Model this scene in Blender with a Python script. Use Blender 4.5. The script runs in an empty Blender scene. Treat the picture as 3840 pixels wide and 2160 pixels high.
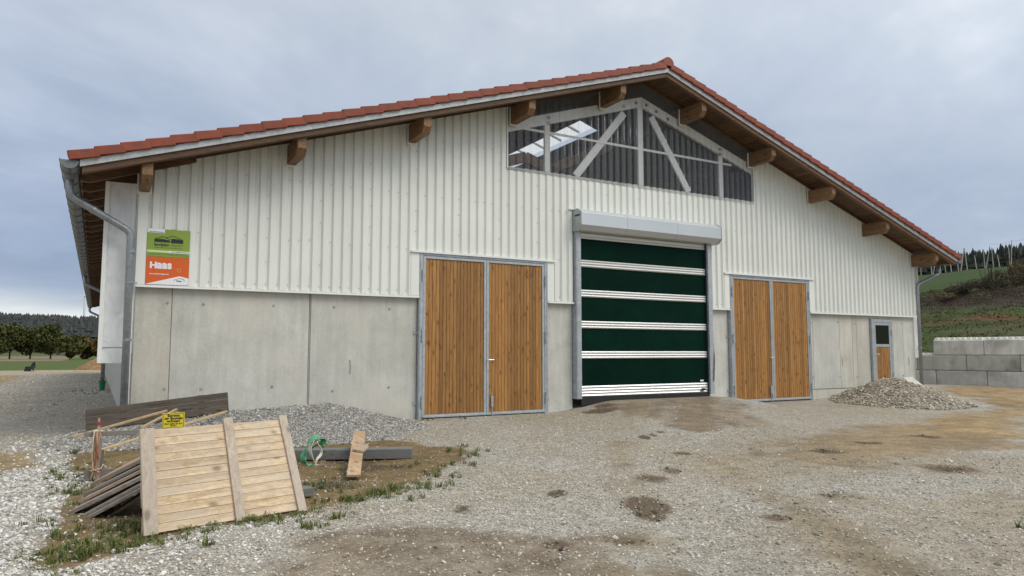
import bpy, bmesh, math, random
import numpy as np
from mathutils import Vector, Matrix
R = math.radians
rnd = random.Random(7)
sc = bpy.context.scene

# ------------------------------------------------------------------ camera
CAM = Vector((-0.546, -14.373, 1.374))
cd = bpy.data.cameras.new('camera')
cam = bpy.data.objects.new('camera', cd)
sc.collection.objects.link(cam)
cam.location = CAM
cam.rotation_euler = (R(90 + 5.044), 0, R(-29.748))
cd.sensor_width = 36.0
cd.lens = 25.458
cd.clip_start = 0.05
cd.clip_end = 9000
sc.camera = cam

# ------------------------------------------------------------------ sky, sun, exposure
SUN_EL, SUN_AZ = 50.0, 145.0         # azimuth clockwise from +Y (towards +X): light from behind the camera, to its right
world = bpy.data.worlds.new('World')
sc.world = world
world.use_nodes = True
wt = world.node_tree
wt.nodes.clear()


def nd(nt, typ, ins=None, **props):
    n = nt.nodes.new(typ)
    for k, v in props.items():
        setattr(n, k, v)
    for k, v in (ins or {}).items():
        s = n.inputs[k]
        if isinstance(v, bpy.types.NodeSocket):
            nt.links.new(v, s)
        else:
            if isinstance(v, (tuple, list)) and len(v) == 3 and s.type == 'RGBA':
                v = (*v, 1)
            s.default_value = v
    return n


def mixc(nt, fac, a, b, blend='MIX'):
    n = nd(nt, 'ShaderNodeMix', {0: fac, 6: a, 7: b}, data_type='RGBA', blend_type=blend)
    return n.outputs[2]


def math_(nt, op, a, b=0.0, c=0.0, clamp=False):
    return nd(nt, 'ShaderNodeMath', {0: a, 1: b, 2: c}, operation=op, use_clamp=clamp).outputs[0]


def ramp(nt, fac, stops, interp='LINEAR'):
    n = nd(nt, 'ShaderNodeValToRGB', {0: fac})
    cr = n.color_ramp
    cr.interpolation = interp
    while len(cr.elements) < len(stops):
        cr.elements.new(0.5)
    for e, (p, c) in zip(cr.elements, stops):
        e.position = p
        e.color = (c, c, c, 1) if isinstance(c, (int, float)) else (*c, 1)
    return n.outputs[0]


def noise(nt, vec, scale, detail=4.0, rough=0.55, dist=0.0, out=0):
    n = nd(nt, 'ShaderNodeTexNoise', {'Scale': scale, 'Detail': detail, 'Roughness': rough, 'Distortion': dist})
    if vec is not None:
        nt.links.new(vec, n.inputs['Vector'])
    return n.outputs[out]


tc = nd(wt, 'ShaderNodeTexCoord')
dirv = tc.outputs['Generated']
sep = nd(wt, 'ShaderNodeSeparateXYZ', {0: dirv})
zz = math_(wt, 'MAXIMUM', sep.outputs[2], 0.0)
den = math_(wt, 'ADD', zz, 0.22)
u = math_(wt, 'DIVIDE', sep.outputs[0], den)
v = math_(wt, 'DIVIDE', sep.outputs[1], den)
plane = nd(wt, 'ShaderNodeCombineXYZ', {0: u, 1: v, 2: 3.7}).outputs[0]
n1 = noise(wt, plane, 0.75, 6.0, 0.58, 0.35)
n2 = noise(wt, plane, 2.1, 5.0, 0.6, 0.6)
sund = Vector((math.sin(R(SUN_AZ)) * math.cos(R(SUN_EL)), math.cos(R(SUN_AZ)) * math.cos(R(SUN_EL)), math.sin(R(SUN_EL))))
dotn = nd(wt, 'ShaderNodeVectorMath', {0: dirv, 1: (sund.x, sund.y, sund.z)}, operation='DOT_PRODUCT').outputs['Value']
bright = ramp(wt, math_(wt, 'MULTIPLY_ADD', dotn, 0.5, 0.5), [(0.28, (0.84, 0.88, 0.96)), (0.52, (1.20, 1.17, 1.12)), (1.0, (1.62, 1.57, 1.50))])
elev = ramp(wt, zz, [(0.0, (9.6, 9.4, 8.3)), (0.043, (9.2, 9.1, 8.3)), (0.058, (6.9, 7.1, 7.1)), (0.078, (4.3, 4.85, 5.8)), (0.115, (3.25, 3.85, 5.0)), (0.20, (3.6, 4.2, 5.25)),
                     (0.34, (4.6, 5.2, 6.15)), (0.55, (5.6, 6.05, 6.7)), (1.0, (8.0, 8.3, 8.7))])
deck = mixc(wt, 1.0, elev, bright, 'MULTIPLY')
patch = ramp(wt, n1, [(0.30, (0.74, 0.79, 0.88)), (0.48, (0.98, 0.99, 1.0)), (0.64, (1.42, 1.36, 1.28))])
deck = mixc(wt, 1.0, deck, patch, 'MULTIPLY')
fine = ramp(wt, n2, [(0.3, (0.95, 0.96, 0.975)), (0.7, (1.06, 1.055, 1.045))])
deck = mixc(wt, 1.0, deck, fine, 'MULTIPLY')
sky = nd(wt, 'ShaderNodeTexSky', sky_type='NISHITA', sun_disc=False, sun_elevation=R(SUN_EL), sun_rotation=R(SUN_AZ), altitude=450.0)
allsky = mixc(wt, 0.90, sky.outputs[0], deck)
bg = nd(wt, 'ShaderNodeBackground', {0: allsky, 1: 0.079})
wo = nd(wt, 'ShaderNodeOutputWorld', {0: bg.outputs[0]})

sl = bpy.data.lights.new('sun', 'SUN')
sl.energy = 1.5
sl.angle = R(35)
sl.color = (1.0, 0.95, 0.86)
sun = bpy.data.objects.new('sun', sl)
sc.collection.objects.link(sun)
sun.rotation_euler = (R(90 - SUN_EL), 0, R(180 - SUN_AZ))
sun.location = (0, -20, 40)
vs = sc.view_settings
vs.view_transform = 'Standard'
vs.look = 'None'
vs.exposure = 0.46
vs.gamma = 1.0
sc.cycles.max_bounces = 5
sc.cycles.transparent_max_bounces = 16

# ------------------------------------------------------------------ helpers
WL = {}          # world location of every object we place
COL = sc.collection


def link(o, parent=None, loc=(0, 0, 0)):
    COL.objects.link(o)
    loc = Vector(loc)
    WL[o.name] = loc
    if parent is not None:
        o.parent = parent
        o.location = loc - WL[parent.name]
    else:
        o.location = loc
    return o


def tag(o, label=None, cat=None, group=None, kind=None):
    if label: o['label'] = label
    if cat: o['category'] = cat
    if group: o['group'] = group
    if kind: o['kind'] = kind
    return o


def empty(name, loc, label=None, cat=None, group=None):
    o = bpy.data.objects.new(name, None)
    o.empty_display_size = 0.2
    link(o, None, loc)
    return tag(o, label, cat, group)


class MB:
    def __init__(s):
        s.v, s.f, s.m = [], [], []

    def add(s, vs_, fs, m=0):
        o = len(s.v)
        s.v += [tuple(p) for p in vs_]
        s.f += [tuple(i + o for i in q) for q in fs]
        s.m += [m] * len(fs)
        return s

    def box(s, x0, x1, y0, y1, z0, z1, m=0):
        return s.add([(x0, y0, z0), (x1, y0, z0), (x1, y1, z0), (x0, y1, z0), (x0, y0, z1), (x1, y0, z1), (x1, y1, z1), (x0, y1, z1)],
                     [(0, 3, 2, 1), (4, 5, 6, 7), (0, 1, 5, 4), (1, 2, 6, 5), (2, 3, 7, 6), (3, 0, 4, 7)], m)

    def hexa(s, p, m=0):     # eight corners in the order of box()
        return s.add(p, [(0, 3, 2, 1), (4, 5, 6, 7), (0, 1, 5, 4), (1, 2, 6, 5), (2, 3, 7, 6), (3, 0, 4, 7)], m)

    def bar(s, a, b, w, h, up=(0, 0, 1), m=0):
        a, b, up = Vector(a), Vector(b), Vector(up)
        t = (b - a).normalized()
        sd = t.cross(up).normalized()
        u_ = sd.cross(t).normalized()
        p = []
        for e in (a, b):
            for i, j in ((-1, -1), (1, -1), (1, 1), (-1, 1)):
                p.append(e + sd * (w / 2 * i) + u_ * (h / 2 * j))
        return s.add(p, [(0, 1, 2, 3), (4, 7, 6, 5), (0, 4, 5, 1), (1, 5, 6, 2), (2, 6, 7, 3), (3, 7, 4, 0)], m)

    def tube(s, pts, r, n=10, m=0, cap=True):
        pts = [Vector(p) for p in pts]
        rr = r if isinstance(r, (list, tuple)) else [r] * len(pts)
        prev = None
        rings = []
        for i, p in enumerate(pts):
            t = (pts[min(i + 1, len(pts) - 1)] - pts[max(i - 1, 0)]).normalized()
            if prev is None:
                a = t.orthogonal().normalized()
            else:
                a = (prev - t * prev.dot(t)).normalized()
            prev = a
            b = t.cross(a)
            rings.append([p + (a * math.cos(2 * math.pi * k / n) + b * math.sin(2 * math.pi * k / n)) * rr[i] for k in range(n)])
        vv = [q for r_ in rings for q in r_]
        ff = []
        for i in range(len(pts) - 1):
            for k in range(n):
                ff.append((i * n + k, i * n + (k + 1) % n, (i + 1) * n + (k + 1) % n, (i + 1) * n + k))
        if cap:
            ff.append(tuple(range(n - 1, -1, -1)))
            ff.append(tuple(range((len(pts) - 1) * n, len(pts) * n)))
        return s.add(vv, ff, m)

    def prism(s, poly, a, b, fn, m=0):
        """poly: 2D outline; fn(u, v, w) -> 3D point, extruded from w=a to w=b"""
        n = len(poly)
        vv = [fn(p[0], p[1], a) for p in poly] + [fn(p[0], p[1], b) for p in poly]
        ff = [tuple(range(n - 1, -1, -1)), tuple(range(n, 2 * n))] + [(i, (i + 1) % n, n + (i + 1) % n, n + i) for i in range(n)]
        return s.add(vv, ff, m)

    def mesh(s, name, mats, origin, bevel=0.0, smooth=False, fixn=True):
        me = bpy.data.meshes.new(name)
        ox, oy, oz = origin
        me.from_pydata([(x - ox, y - oy, z - oz) for x, y, z in s.v], [], s.f)
        if not isinstance(mats, (list, tuple)): mats = [mats]
        for m in mats: me.materials.append(m)
        if len(mats) > 1:
            me.polygons.foreach_set('material_index', s.m)
        if fixn or bevel:
            bm = bmesh.new()
            bm.from_mesh(me)
            if fixn: bmesh.ops.recalc_face_normals(bm, faces=bm.faces)
            if bevel:
                ed = [e for e in bm.edges if len(e.link_faces) == 2 and e.calc_face_angle(0) > 0.5]
                bmesh.ops.bevel(bm, geom=ed, offset=bevel, segments=1, affect='EDGES', clamp_overlap=True)
            bm.to_mesh(me)
            bm.free()
        if smooth:
            me.polygons.foreach_set('use_smooth', [True] * len(me.polygons))
        me.update()
        return me

    def build(s, name, mats, parent=None, origin=None, bevel=0.0, smooth=False, fixn=True):
        if origin is None:
            a = np.array(s.v)
            lo, hi = a.min(0), a.max(0)
            origin = ((lo[0] + hi[0]) / 2, (lo[1] + hi[1]) / 2, lo[2])
        me = s.mesh(name, mats, origin, bevel, smooth, fixn)
        o = bpy.data.objects.new(name, me)
        return link(o, parent, origin)


def inst(name, me, parent, loc, rot=None):
    o = bpy.data.objects.new(name, me)
    link(o, parent, loc)
    if rot is not None: o.rotation_euler = rot
    return o


def text_mesh(txt, size, thick=0.0, align='CENTER', sx=1.0):
    cu = bpy.data.curves.new('t', 'FONT')
    cu.body = txt
    cu.size = size
    cu.offset = thick
    cu.align_x = align
    cu.resolution_u = 3
    to = bpy.data.objects.new('t', cu)
    COL.objects.link(to)
    dg = bpy.context.evaluated_depsgraph_get()
    me = bpy.data.meshes.new_from_object(to.evaluated_get(dg))
    bpy.data.objects.remove(to)
    bpy.data.curves.remove(cu)
    for v_ in me.vertices: v_.co.x *= sx
    return me


def vnoise(x, y, seed=0, scale=1.0):
    x = np.asarray(x, float) * scale + seed * 17.31
    y = np.asarray(y, float) * scale + seed * 9.17
    xi, yi = np.floor(x), np.floor(y)
    fx, fy = x - xi, y - yi
    fx, fy = fx * fx * (3 - 2 * fx), fy * fy * (3 - 2 * fy)

    def h(a, b):
        t = np.sin(a * 127.1 + b * 311.7 + seed * 74.7) * 43758.5453
        return t - np.floor(t)
    return (h(xi, yi) * (1 - fx) + h(xi + 1, yi) * fx) * (1 - fy) + (h(xi, yi + 1) * (1 - fx) + h(xi + 1, yi + 1) * fx) * fy


def fbm(x, y, seed=0, scale=1.0, oct_=4):
    s = 0; a = 0.5; t = 0
    for i in range(oct_):
        s = s + a * vnoise(x, y, seed + i * 3, scale); t += a
        a *= 0.5; scale *= 2.03
    return s / t


def sst(a, b, x):
    t = np.clip((np.asarray(x, float) - a) / (b - a), 0, 1)
    return t * t * (3 - 2 * t)


# ------------------------------------------------------------------ materials
def mat(name, base=(0.5, 0.5, 0.5), rough=0.6, metal=0.0, spec=0.5):
    m = bpy.data.materials.new(name)
    m.use_nodes = True
    b = m.node_tree.nodes['Principled BSDF']
    b.inputs['Base Color'].default_value = (*base, 1)
    b.inputs['Roughness'].default_value = rough
    b.inputs['Metallic'].default_value = metal
    b.inputs['Specular IOR Level'].default_value = spec
    return m, m.node_tree, b


def objvec(nt, rand=True, scale=(1, 1, 1)):
    t = nd(nt, 'ShaderNodeTexCoord')
    vec = t.outputs['Object']
    rv = None
    if rand:
        oi = nd(nt, 'ShaderNodeObjectInfo')
        rv = oi.outputs['Random']
        off = nd(nt, 'ShaderNodeVectorMath', {0: (37.0, 53.0, 71.0), 'Scale': rv}, operation='SCALE').outputs[0]
        vec = nd(nt, 'ShaderNodeVectorMath', {0: vec, 1: off}, operation='ADD').outputs[0]
    if scale != (1, 1, 1):
        vec = nd(nt, 'ShaderNodeVectorMath', {0: vec, 1: scale}, operation='MULTIPLY').outputs[0]
    return vec, rv


def bump(nt, bsdf, h, strength=0.3, dist=0.01):
    b = nd(nt, 'ShaderNodeBump', {'Height': h, 'Strength': strength, 'Distance': dist})
    nt.links.new(b.outputs[0], bsdf.inputs['Normal'])


def wood(name, dark, light, axis, knots=True, grey=None, rough=0.65, var=0.25):
    m, nt, b = mat(name, light, rough)
    raw, rv = objvec(nt)
    st = [9.0, 9.0, 9.0]
    st['xyz'.index(axis)] = 0.55
    vec = nd(nt, 'ShaderNodeVectorMath', {0: raw, 1: tuple(st)}, operation='MULTIPLY').outputs[0]
    g1 = noise(nt, vec, 3.0, 5.0, 0.6, 0.8)
    g2 = noise(nt, vec, 12.0, 3.0, 0.6, 0.2)
    f = math_(nt, 'MULTIPLY_ADD', g2, 0.35, math_(nt, 'MULTIPLY', g1, 0.65))
    c = ramp(nt, f, [(0.38, dark), (0.60, light)])
    c = mixc(nt, 1.0, c, ramp(nt, rv, [(0.0, 1 - var), (1.0, 1 + var)]), 'MULTIPLY')
    if grey:
        big = noise(nt, raw, 1.7, 4.0, 0.6, 0.4)
        c = mixc(nt, ramp(nt, big, [(0.35, 0.0), (0.68, 0.85)]), c, grey)
    if knots:
        st2 = [7.0, 7.0, 7.0]
        st2['xyz'.index(axis)] = 3.6
        kv = nd(nt, 'ShaderNodeVectorMath', {0: raw, 1: tuple(st2)}, operation='MULTIPLY').outputs[0]
        vo = nd(nt, 'ShaderNodeTexVoronoi', {'Vector': kv, 'Scale': 1.0, 'Randomness': 1.0})
        k = ramp(nt, vo.outputs['Distance'], [(0.0, 1.0), (0.12, 0.95), (0.19, 0.35), (0.30, 0.0)])
        kd = tuple(x * 0.45 for x in dark)
        c = mixc(nt, math_(nt, 'MULTIPLY', k, 0.75), c, kd)
    nt.links.new(c, b.inputs['Base Color'])
    bump(nt, b, f, 0.35, 0.004)
    return m


def concrete(name, lo, hi, stain=None, sc_=1.0, pits=True, stain_at=0.5, dev=0.07):
    m, nt, b = mat(name, hi, 0.85, spec=0.3)
    vec, rv = objvec(nt)
    a = noise(nt, vec, 1.3 * sc_, 6.0, 0.62, 0.5)
    bfine = noise(nt, vec, 26.0, 4.0, 0.7)
    f = math_(nt, 'MULTIPLY_ADD', bfine, 0.35, math_(nt, 'MULTIPLY', a, 0.65))
    c = ramp(nt, f, [(0.32, lo), (0.62, hi)])
    st = nd(nt, 'ShaderNodeVectorMath', {0: vec, 1: (5.0, 5.0, 0.5)}, operation='MULTIPLY').outputs[0]
    streak = noise(nt, st, 1.6, 4.0, 0.6)
    c = mixc(nt, 1.0, c, ramp(nt, streak, [(0.3, 0.9), (0.7, 1.06)]), 'MULTIPLY')
    if stain:
        s2 = noise(nt, vec, 1.0, 6.0, 0.6, 0.35)
        c = mixc(nt, ramp(nt, s2, [(stain_at, 0.0), (stain_at + 0.26, 0.72)]), c, stain)
    if pits:
        vo = nd(nt, 'ShaderNodeTexVoronoi', {'Vector': vec, 'Scale': 14.0})
        p = ramp(nt, vo.outputs['Distance'], [(0.05, 0.35), (0.12, 0.0)])
        c = mixc(nt, p, c, (0.2, 0.2, 0.19))
    c = mixc(nt, 1.0, c, ramp(nt, rv, [(0.0, 1 - dev), (1.0, 1 + dev)]), 'MULTIPLY')
    nt.links.new(c, b.inputs['Base Color'])
    bump(nt, b, f, 0.25, 0.006)
    return m


def galv(name, base=(0.43, 0.46, 0.48), metal=0.55, rough=0.42):
    m, nt, b = mat(name, base, rough, metal)
    vec, rv = objvec(nt)
    a = noise(nt, vec, 5.0, 5.0, 0.65, 0.6)
    vo = nd(nt, 'ShaderNodeTexVoronoi', {'Vector': vec, 'Scale': 30.0})
    f = math_(nt, 'MULTIPLY_ADD', vo.outputs['Color'], 0.25, math_(nt, 'MULTIPLY', a, 0.75))
    c = ramp(nt, f, [(0.3, tuple(x * 0.78 for x in base)), (0.7, tuple(min(1, x * 1.2) for x in base))])
    nt.links.new(c, b.inputs['Base Color'])
    nt.links.new(ramp(nt, a, [(0.3, rough + 0.12), (0.7, rough - 0.1)]), b.inputs['Roughness'])
    return m


def plain(name, base, rough=0.6, metal=0.0, amt=0.12, scale=4.0, spec=0.5, bumpy=0.0):
    m, nt, b = mat(name, base, rough, metal, spec)
    vec, rv = objvec(nt)
    a = noise(nt, vec, scale, 5.0, 0.6, 0.3)
    c = ramp(nt, a, [(0.3, tuple(x * (1 - amt) for x in base)), (0.7, tuple(min(1, x * (1 + amt)) for x in base))])
    c = mixc(nt, 1.0, c, ramp(nt, rv, [(0.0, 1 - amt * 0.6), (1.0, 1 + amt * 0.6)]), 'MULTIPLY')
    nt.links.new(c, b.inputs['Base Color'])
    if bumpy: bump(nt, b, a, bumpy, 0.01)
    return m


def leafmat(name, cols, rough=0.6):
    m, nt, b = mat(name, cols[0], rough, spec=0.25)
    gi = nd(nt, 'ShaderNodeNewGeometry')
    c = ramp(nt, gi.outputs['Random Per Island'], [(i / max(1, len(cols) - 1), c_) for i, c_ in enumerate(cols)])
    nt.links.new(c, b.inputs['Base Color'])
    return m


M = {}
M['clad'] = plain('painted_sheet', (0.725, 0.74, 0.69), 0.42, 0.0, 0.04, 1.2)
M['trim_white'] = plain('white_trim', (0.74, 0.75, 0.72), 0.4, 0.0, 0.03)
M['screw'] = plain('screw', (0.33, 0.33, 0.32), 0.45, 0.5)
M['conc'] = concrete('concrete_wall', (0.40, 0.395, 0.355), (0.56, 0.555, 0.505), (0.57, 0.53, 0.45))
M['conc_warm'] = concrete('concrete_wall_warm', (0.41, 0.39, 0.335), (0.56, 0.54, 0.475), (0.50, 0.44, 0.35))
M['conc_plug'] = concrete('concrete_plug', (0.25, 0.25, 0.23), (0.33, 0.33, 0.305))
M['conc_core'] = concrete('concrete_joint', (0.27, 0.265, 0.24), (0.36, 0.355, 0.325))
M['block'] = concrete('concrete_block', (0.42, 0.41, 0.375), (0.64, 0.62, 0.565), (0.14, 0.125, 0.105), 1.4, True, 0.50, 0.20)
M['stud'] = concrete('block_stud', (0.60, 0.585, 0.52), (0.72, 0.70, 0.63))
M['galv'] = galv('galvanised_steel', (0.40, 0.43, 0.45), 0.35, 0.45)
M['galv_dark'] = galv('zinc_gutter', (0.17, 0.185, 0.195), 0.45, 0.45)
M['galv_pipe'] = galv('zinc_pipe', (0.30, 0.325, 0.345), 0.5, 0.36)
M['alu'] = plain('bright_aluminium', (0.66, 0.67, 0.66), 0.34, 0.6, 0.06, 0.7)
M['zinc_trim'] = galv('zinc_trim', (0.42, 0.435, 0.435), 0.25, 0.45)
M['hood'] = plain('hood_sheet', (0.56, 0.59, 0.60), 0.38, 0.45, 0.05, 0.8)
M['tile'] = plain('clay_tile', (0.215, 0.050, 0.024), 0.55, 0.0, 0.16, 6.0, 0.4)
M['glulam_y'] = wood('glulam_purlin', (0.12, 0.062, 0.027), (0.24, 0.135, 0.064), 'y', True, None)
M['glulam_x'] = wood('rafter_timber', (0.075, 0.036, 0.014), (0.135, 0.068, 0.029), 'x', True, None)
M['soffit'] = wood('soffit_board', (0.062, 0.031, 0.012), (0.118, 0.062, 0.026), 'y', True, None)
M['larch'] = wood('stained_larch', (0.225, 0.102, 0.024), (0.375, 0.185, 0.050), 'z', True, None, 0.55, 0.24)
M['pale_x'] = wood('pale_spruce', (0.40, 0.285, 0.165), (0.62, 0.475, 0.305), 'x', True, (0.50, 0.42, 0.325), 0.7, 0.18)
M['pale_grey'] = wood('weathered_batten', (0.34, 0.27, 0.20), (0.54, 0.45, 0.355), 'z', True, (0.42, 0.36, 0.30), 0.75, 0.1)
M['grey_x'] = wood('weathered_board', (0.15, 0.12, 0.095), (0.31, 0.26, 0.215), 'x', True, (0.22, 0.20, 0.18), 0.8, 0.25)
M['tan_x'] = wood('tan_edge_board', (0.30, 0.21, 0.13), (0.44, 0.33, 0.22), 'x', True, (0.30, 0.25, 0.20), 0.75, 0.15)
M['dark_x'] = wood('dark_weathered_board', (0.030, 0.022, 0.016), (0.125, 0.096, 0.072), 'x', True, (0.075, 0.064, 0.048), 0.85, 0.25)
M['lath'] = wood('pale_lath', (0.34, 0.24, 0.12), (0.52, 0.39, 0.22), 'x', False, None, 0.7, 0.15)
M['rail'] = wood('grey_rail', (0.12, 0.105, 0.09), (0.24, 0.21, 0.185), 'x', False, (0.19, 0.175, 0.16), 0.8, 0.15)
M['post'] = wood('grey_post', (0.10, 0.085, 0.075), (0.20, 0.17, 0.15), 'z', False, (0.15, 0.14, 0.13), 0.8, 0.15)
M['beam'] = wood('grey_beam', (0.10, 0.10, 0.095), (0.195, 0.195, 0.185), 'x', False, (0.15, 0.15, 0.145), 0.8, 0.1)
M['plank_y'] = wood('leaning_plank', (0.33, 0.22, 0.13), (0.52, 0.39, 0.26), 'y', True, (0.33, 0.20, 0.10), 0.7, 0.1)
M['green_cloth'] = plain('green_door_fabric', (0.0008, 0.0150, 0.0095), 0.55, 0.0, 0.2, 1.5, 0.05)
M['rubber'] = plain('black_rubber', (0.012, 0.012, 0.012), 0.6)
M['black'] = plain('black_paint', (0.010, 0.010, 0.011), 0.5)
M['sign_green'] = plain('sign_green', (0.235, 0.335, 0.04), 0.35, 0, 0.03, 1.0)
M['sign_orange'] = plain('sign_orange', (0.63, 0.105, 0.010), 0.35, 0, 0.02, 1.0)
M['sign_white'] = plain('sign_white', (0.76, 0.78, 0.80), 0.35, 0, 0.02, 1.0)
M['sign_pale'] = plain('sign_pale_green', (0.60, 0.68, 0.35), 0.35, 0, 0.02, 1.0)
M['ink'] = plain('black_ink', (0.012, 0.014, 0.016), 0.4)
M['ink_grey'] = plain('olive_ink', (0.085, 0.12, 0.03), 0.4)
M['sign_yellow'] = plain('sign_yellow', (0.68, 0.56, 0.04), 0.4, 0, 0.04, 2.0)
M['green_plastic'] = plain('green_plastic', (0.0, 0.16, 0.055), 0.4)
M['strap_green'] = plain('green_webbing', (0.075, 0.29, 0.145), 0.85, 0, 0.25, 22.0)
M['strap_white'] = plain('off_white_webbing', (0.56, 0.54, 0.46), 0.85, 0, 0.15, 22.0)
M['twine'] = plain('baler_twine', (0.36, 0.245, 0.15), 0.9, 0, 0.25, 9.0)
M['twine_pale'] = plain('pale_twine', (0.62, 0.57, 0.42), 0.9, 0, 0.1, 9.0)
M['red'] = plain('red_paint', (0.38, 0.025, 0.035), 0.6)
M['stake'] = wood('stake_wood', (0.24, 0.17, 0.14), (0.40, 0.31, 0.26), 'z', False)
M['steel_white'] = plain('white_truss_paint', (0.88, 0.87, 0.83), 0.5, 0, 0.03)
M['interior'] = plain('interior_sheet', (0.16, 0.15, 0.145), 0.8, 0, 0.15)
M['turbine'] = plain('turbine_white', (0.62, 0.64, 0.66), 0.5, 0, 0.03)
M['pole'] = wood('hop_pole_wood', (0.30, 0.27, 0.23), (0.44, 0.41, 0.36), 'z', False)
M['trunk'] = plain('bark', (0.05, 0.038, 0.028), 0.9, 0, 0.25, 3.0)
M['leaf_dark'] = leafmat('dark_autumn_leaves', [(0.026, 0.040, 0.010), (0.046, 0.060, 0.015), (0.070, 0.080, 0.020), (0.085, 0.078, 0.02)])
M['leaf_mid'] = leafmat('willow_leaves', [(0.04, 0.052, 0.012), (0.075, 0.082, 0.02), (0.115, 0.11, 0.028)])
M['leaf_ochre'] = leafmat('ochre_leaves', [(0.07, 0.055, 0.014), (0.13, 0.09, 0.02), (0.10, 0.062, 0.02)])
M['leaf_brown'] = leafmat('brown_brush', [(0.045, 0.036, 0.022), (0.085, 0.066, 0.038), (0.060, 0.064, 0.026), (0.13, 0.10, 0.06)])
M['leaf_bank'] = leafmat('bank_grass_blades', [(0.045, 0.058, 0.015), (0.065, 0.058, 0.025), (0.090, 0.074, 0.036), (0.05, 0.064, 0.017)])
M['leaf_straw'] = leafmat('straw_brush', [(0.13, 0.090, 0.035), (0.21, 0.145, 0.062), (0.10, 0.07, 0.03)])
M['conifer'] = leafmat('conifer_wood', [(0.008, 0.016, 0.010), (0.014, 0.024, 0.013), (0.022, 0.030, 0.014)])
M['far_wood'] = leafmat('far_wood', [(0.030, 0.040, 0.042), (0.042, 0.050, 0.048), (0.062, 0.056, 0.044)])  # bluish tones put the slight distance haze into the tree colour
M['grass'] = leafmat('grass_blades', [(0.05, 0.085, 0.015), (0.085, 0.13, 0.025), (0.125, 0.15, 0.042), (0.24, 0.20, 0.10)])

# white tarp: slightly translucent plastic with soft wrinkles
m, nt, b = mat('white_tarp', (0.70, 0.715, 0.71), 0.45)
vec, rv = objvec(nt, False)
w1 = noise(nt, nd(nt, 'ShaderNodeVectorMath', {0: vec, 1: (2.2, 1.0, 1.1)}, operation='MULTIPLY').outputs[0], 1.6, 3.0, 0.5, 1.2)
bump(nt, b, w1, 0.6, 0.08)
nt.links.new(ramp(nt, w1, [(0.3, (0.64, 0.655, 0.655)), (0.7, (0.74, 0.75, 0.745))]), b.inputs['Base Color'])
b.inputs['Transmission Weight'].default_value = 0.0
M['tarp'] = m

# clear corrugated sheet of the gable light
m, nt, b = mat('clear_sheet', (0.9, 0.92, 0.93), 0.06)
tr = nd(nt, 'ShaderNodeBsdfTransparent', {0: (0.99, 1.0, 1.0, 1)})
gl = nd(nt, 'ShaderNodeBsdfGlossy', {0: (0.95, 0.97, 1, 1), 'Roughness': 0.10})
df = nd(nt, 'ShaderNodeBsdfDiffuse', {0: (0.55, 0.56, 0.56, 1)})
lw = nd(nt, 'ShaderNodeFresnel', {'IOR': 1.5})
mx1 = nd(nt, 'ShaderNodeMixShader', {0: 0.12, 1: tr.outputs[0], 2: df.outputs[0]})
mx = nd(nt, 'ShaderNodeMixShader', {0: math_(nt, 'MULTIPLY_ADD', lw.outputs[0], 0.65, 0.0, True), 1: mx1.outputs[0], 2: gl.outputs[0]})
nt.links.new(mx.outputs[0], nt.nodes['Material Output'].inputs[0])
M['clear'] = m
m, nt, b = mat('skylight_sheet', (0.9, 0.9, 0.9), 0.3)
tr = nd(nt, 'ShaderNodeBsdfTransparent', {0: (0.62, 0.64, 0.65, 1)})
tl = nd(nt, 'ShaderNodeBsdfTranslucent', {0: (0.9, 0.9, 0.9, 1)})
mx = nd(nt, 'ShaderNodeMixShader', {0: 0.5, 1: tr.outputs[0], 2: tl.outputs[0]})
nt.links.new(mx.outputs[0], nt.nodes['Material Output'].inputs[0])
M['skylight'] = m
m, nt, b = mat('window_glass', (0.01, 0.012, 0.012), 0.03)
b.inputs['Specular IOR Level'].default_value = 0.6
M['glass'] = m

# ------------------------------------------------------------------ terrain
BX = 28.15   # face of the block wall runs from (28.0, 3.6) to (28.8, -1)


def inpoly(x, y, poly):
    x = np.asarray(x, float); y = np.asarray(y, float)
    ins = np.zeros(x.shape, bool)
    dmin = np.full(x.shape, 1e9)
    n = len(poly)
    for i in range(n):
        x0, y0 = poly[i]; x1, y1 = poly[(i + 1) % n]
        c = (y0 > y) != (y1 > y)
        with np.errstate(divide='ignore', invalid='ignore'):
            xc = x0 + (y - y0) * (x1 - x0) / ((y1 - y0) if y1 != y0 else 1e-9)
        ins ^= c & (x < xc)
        dx, dy = x1 - x0, y1 - y0
        t = np.clip(((x - x0) * dx + (y - y0) * dy) / (dx * dx + dy * dy), 0, 1)
        dmin = np.minimum(dmin, np.hypot(x - x0 - t * dx, y - y0 - t * dy))
    return np.where(ins, dmin, -dmin)


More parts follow.
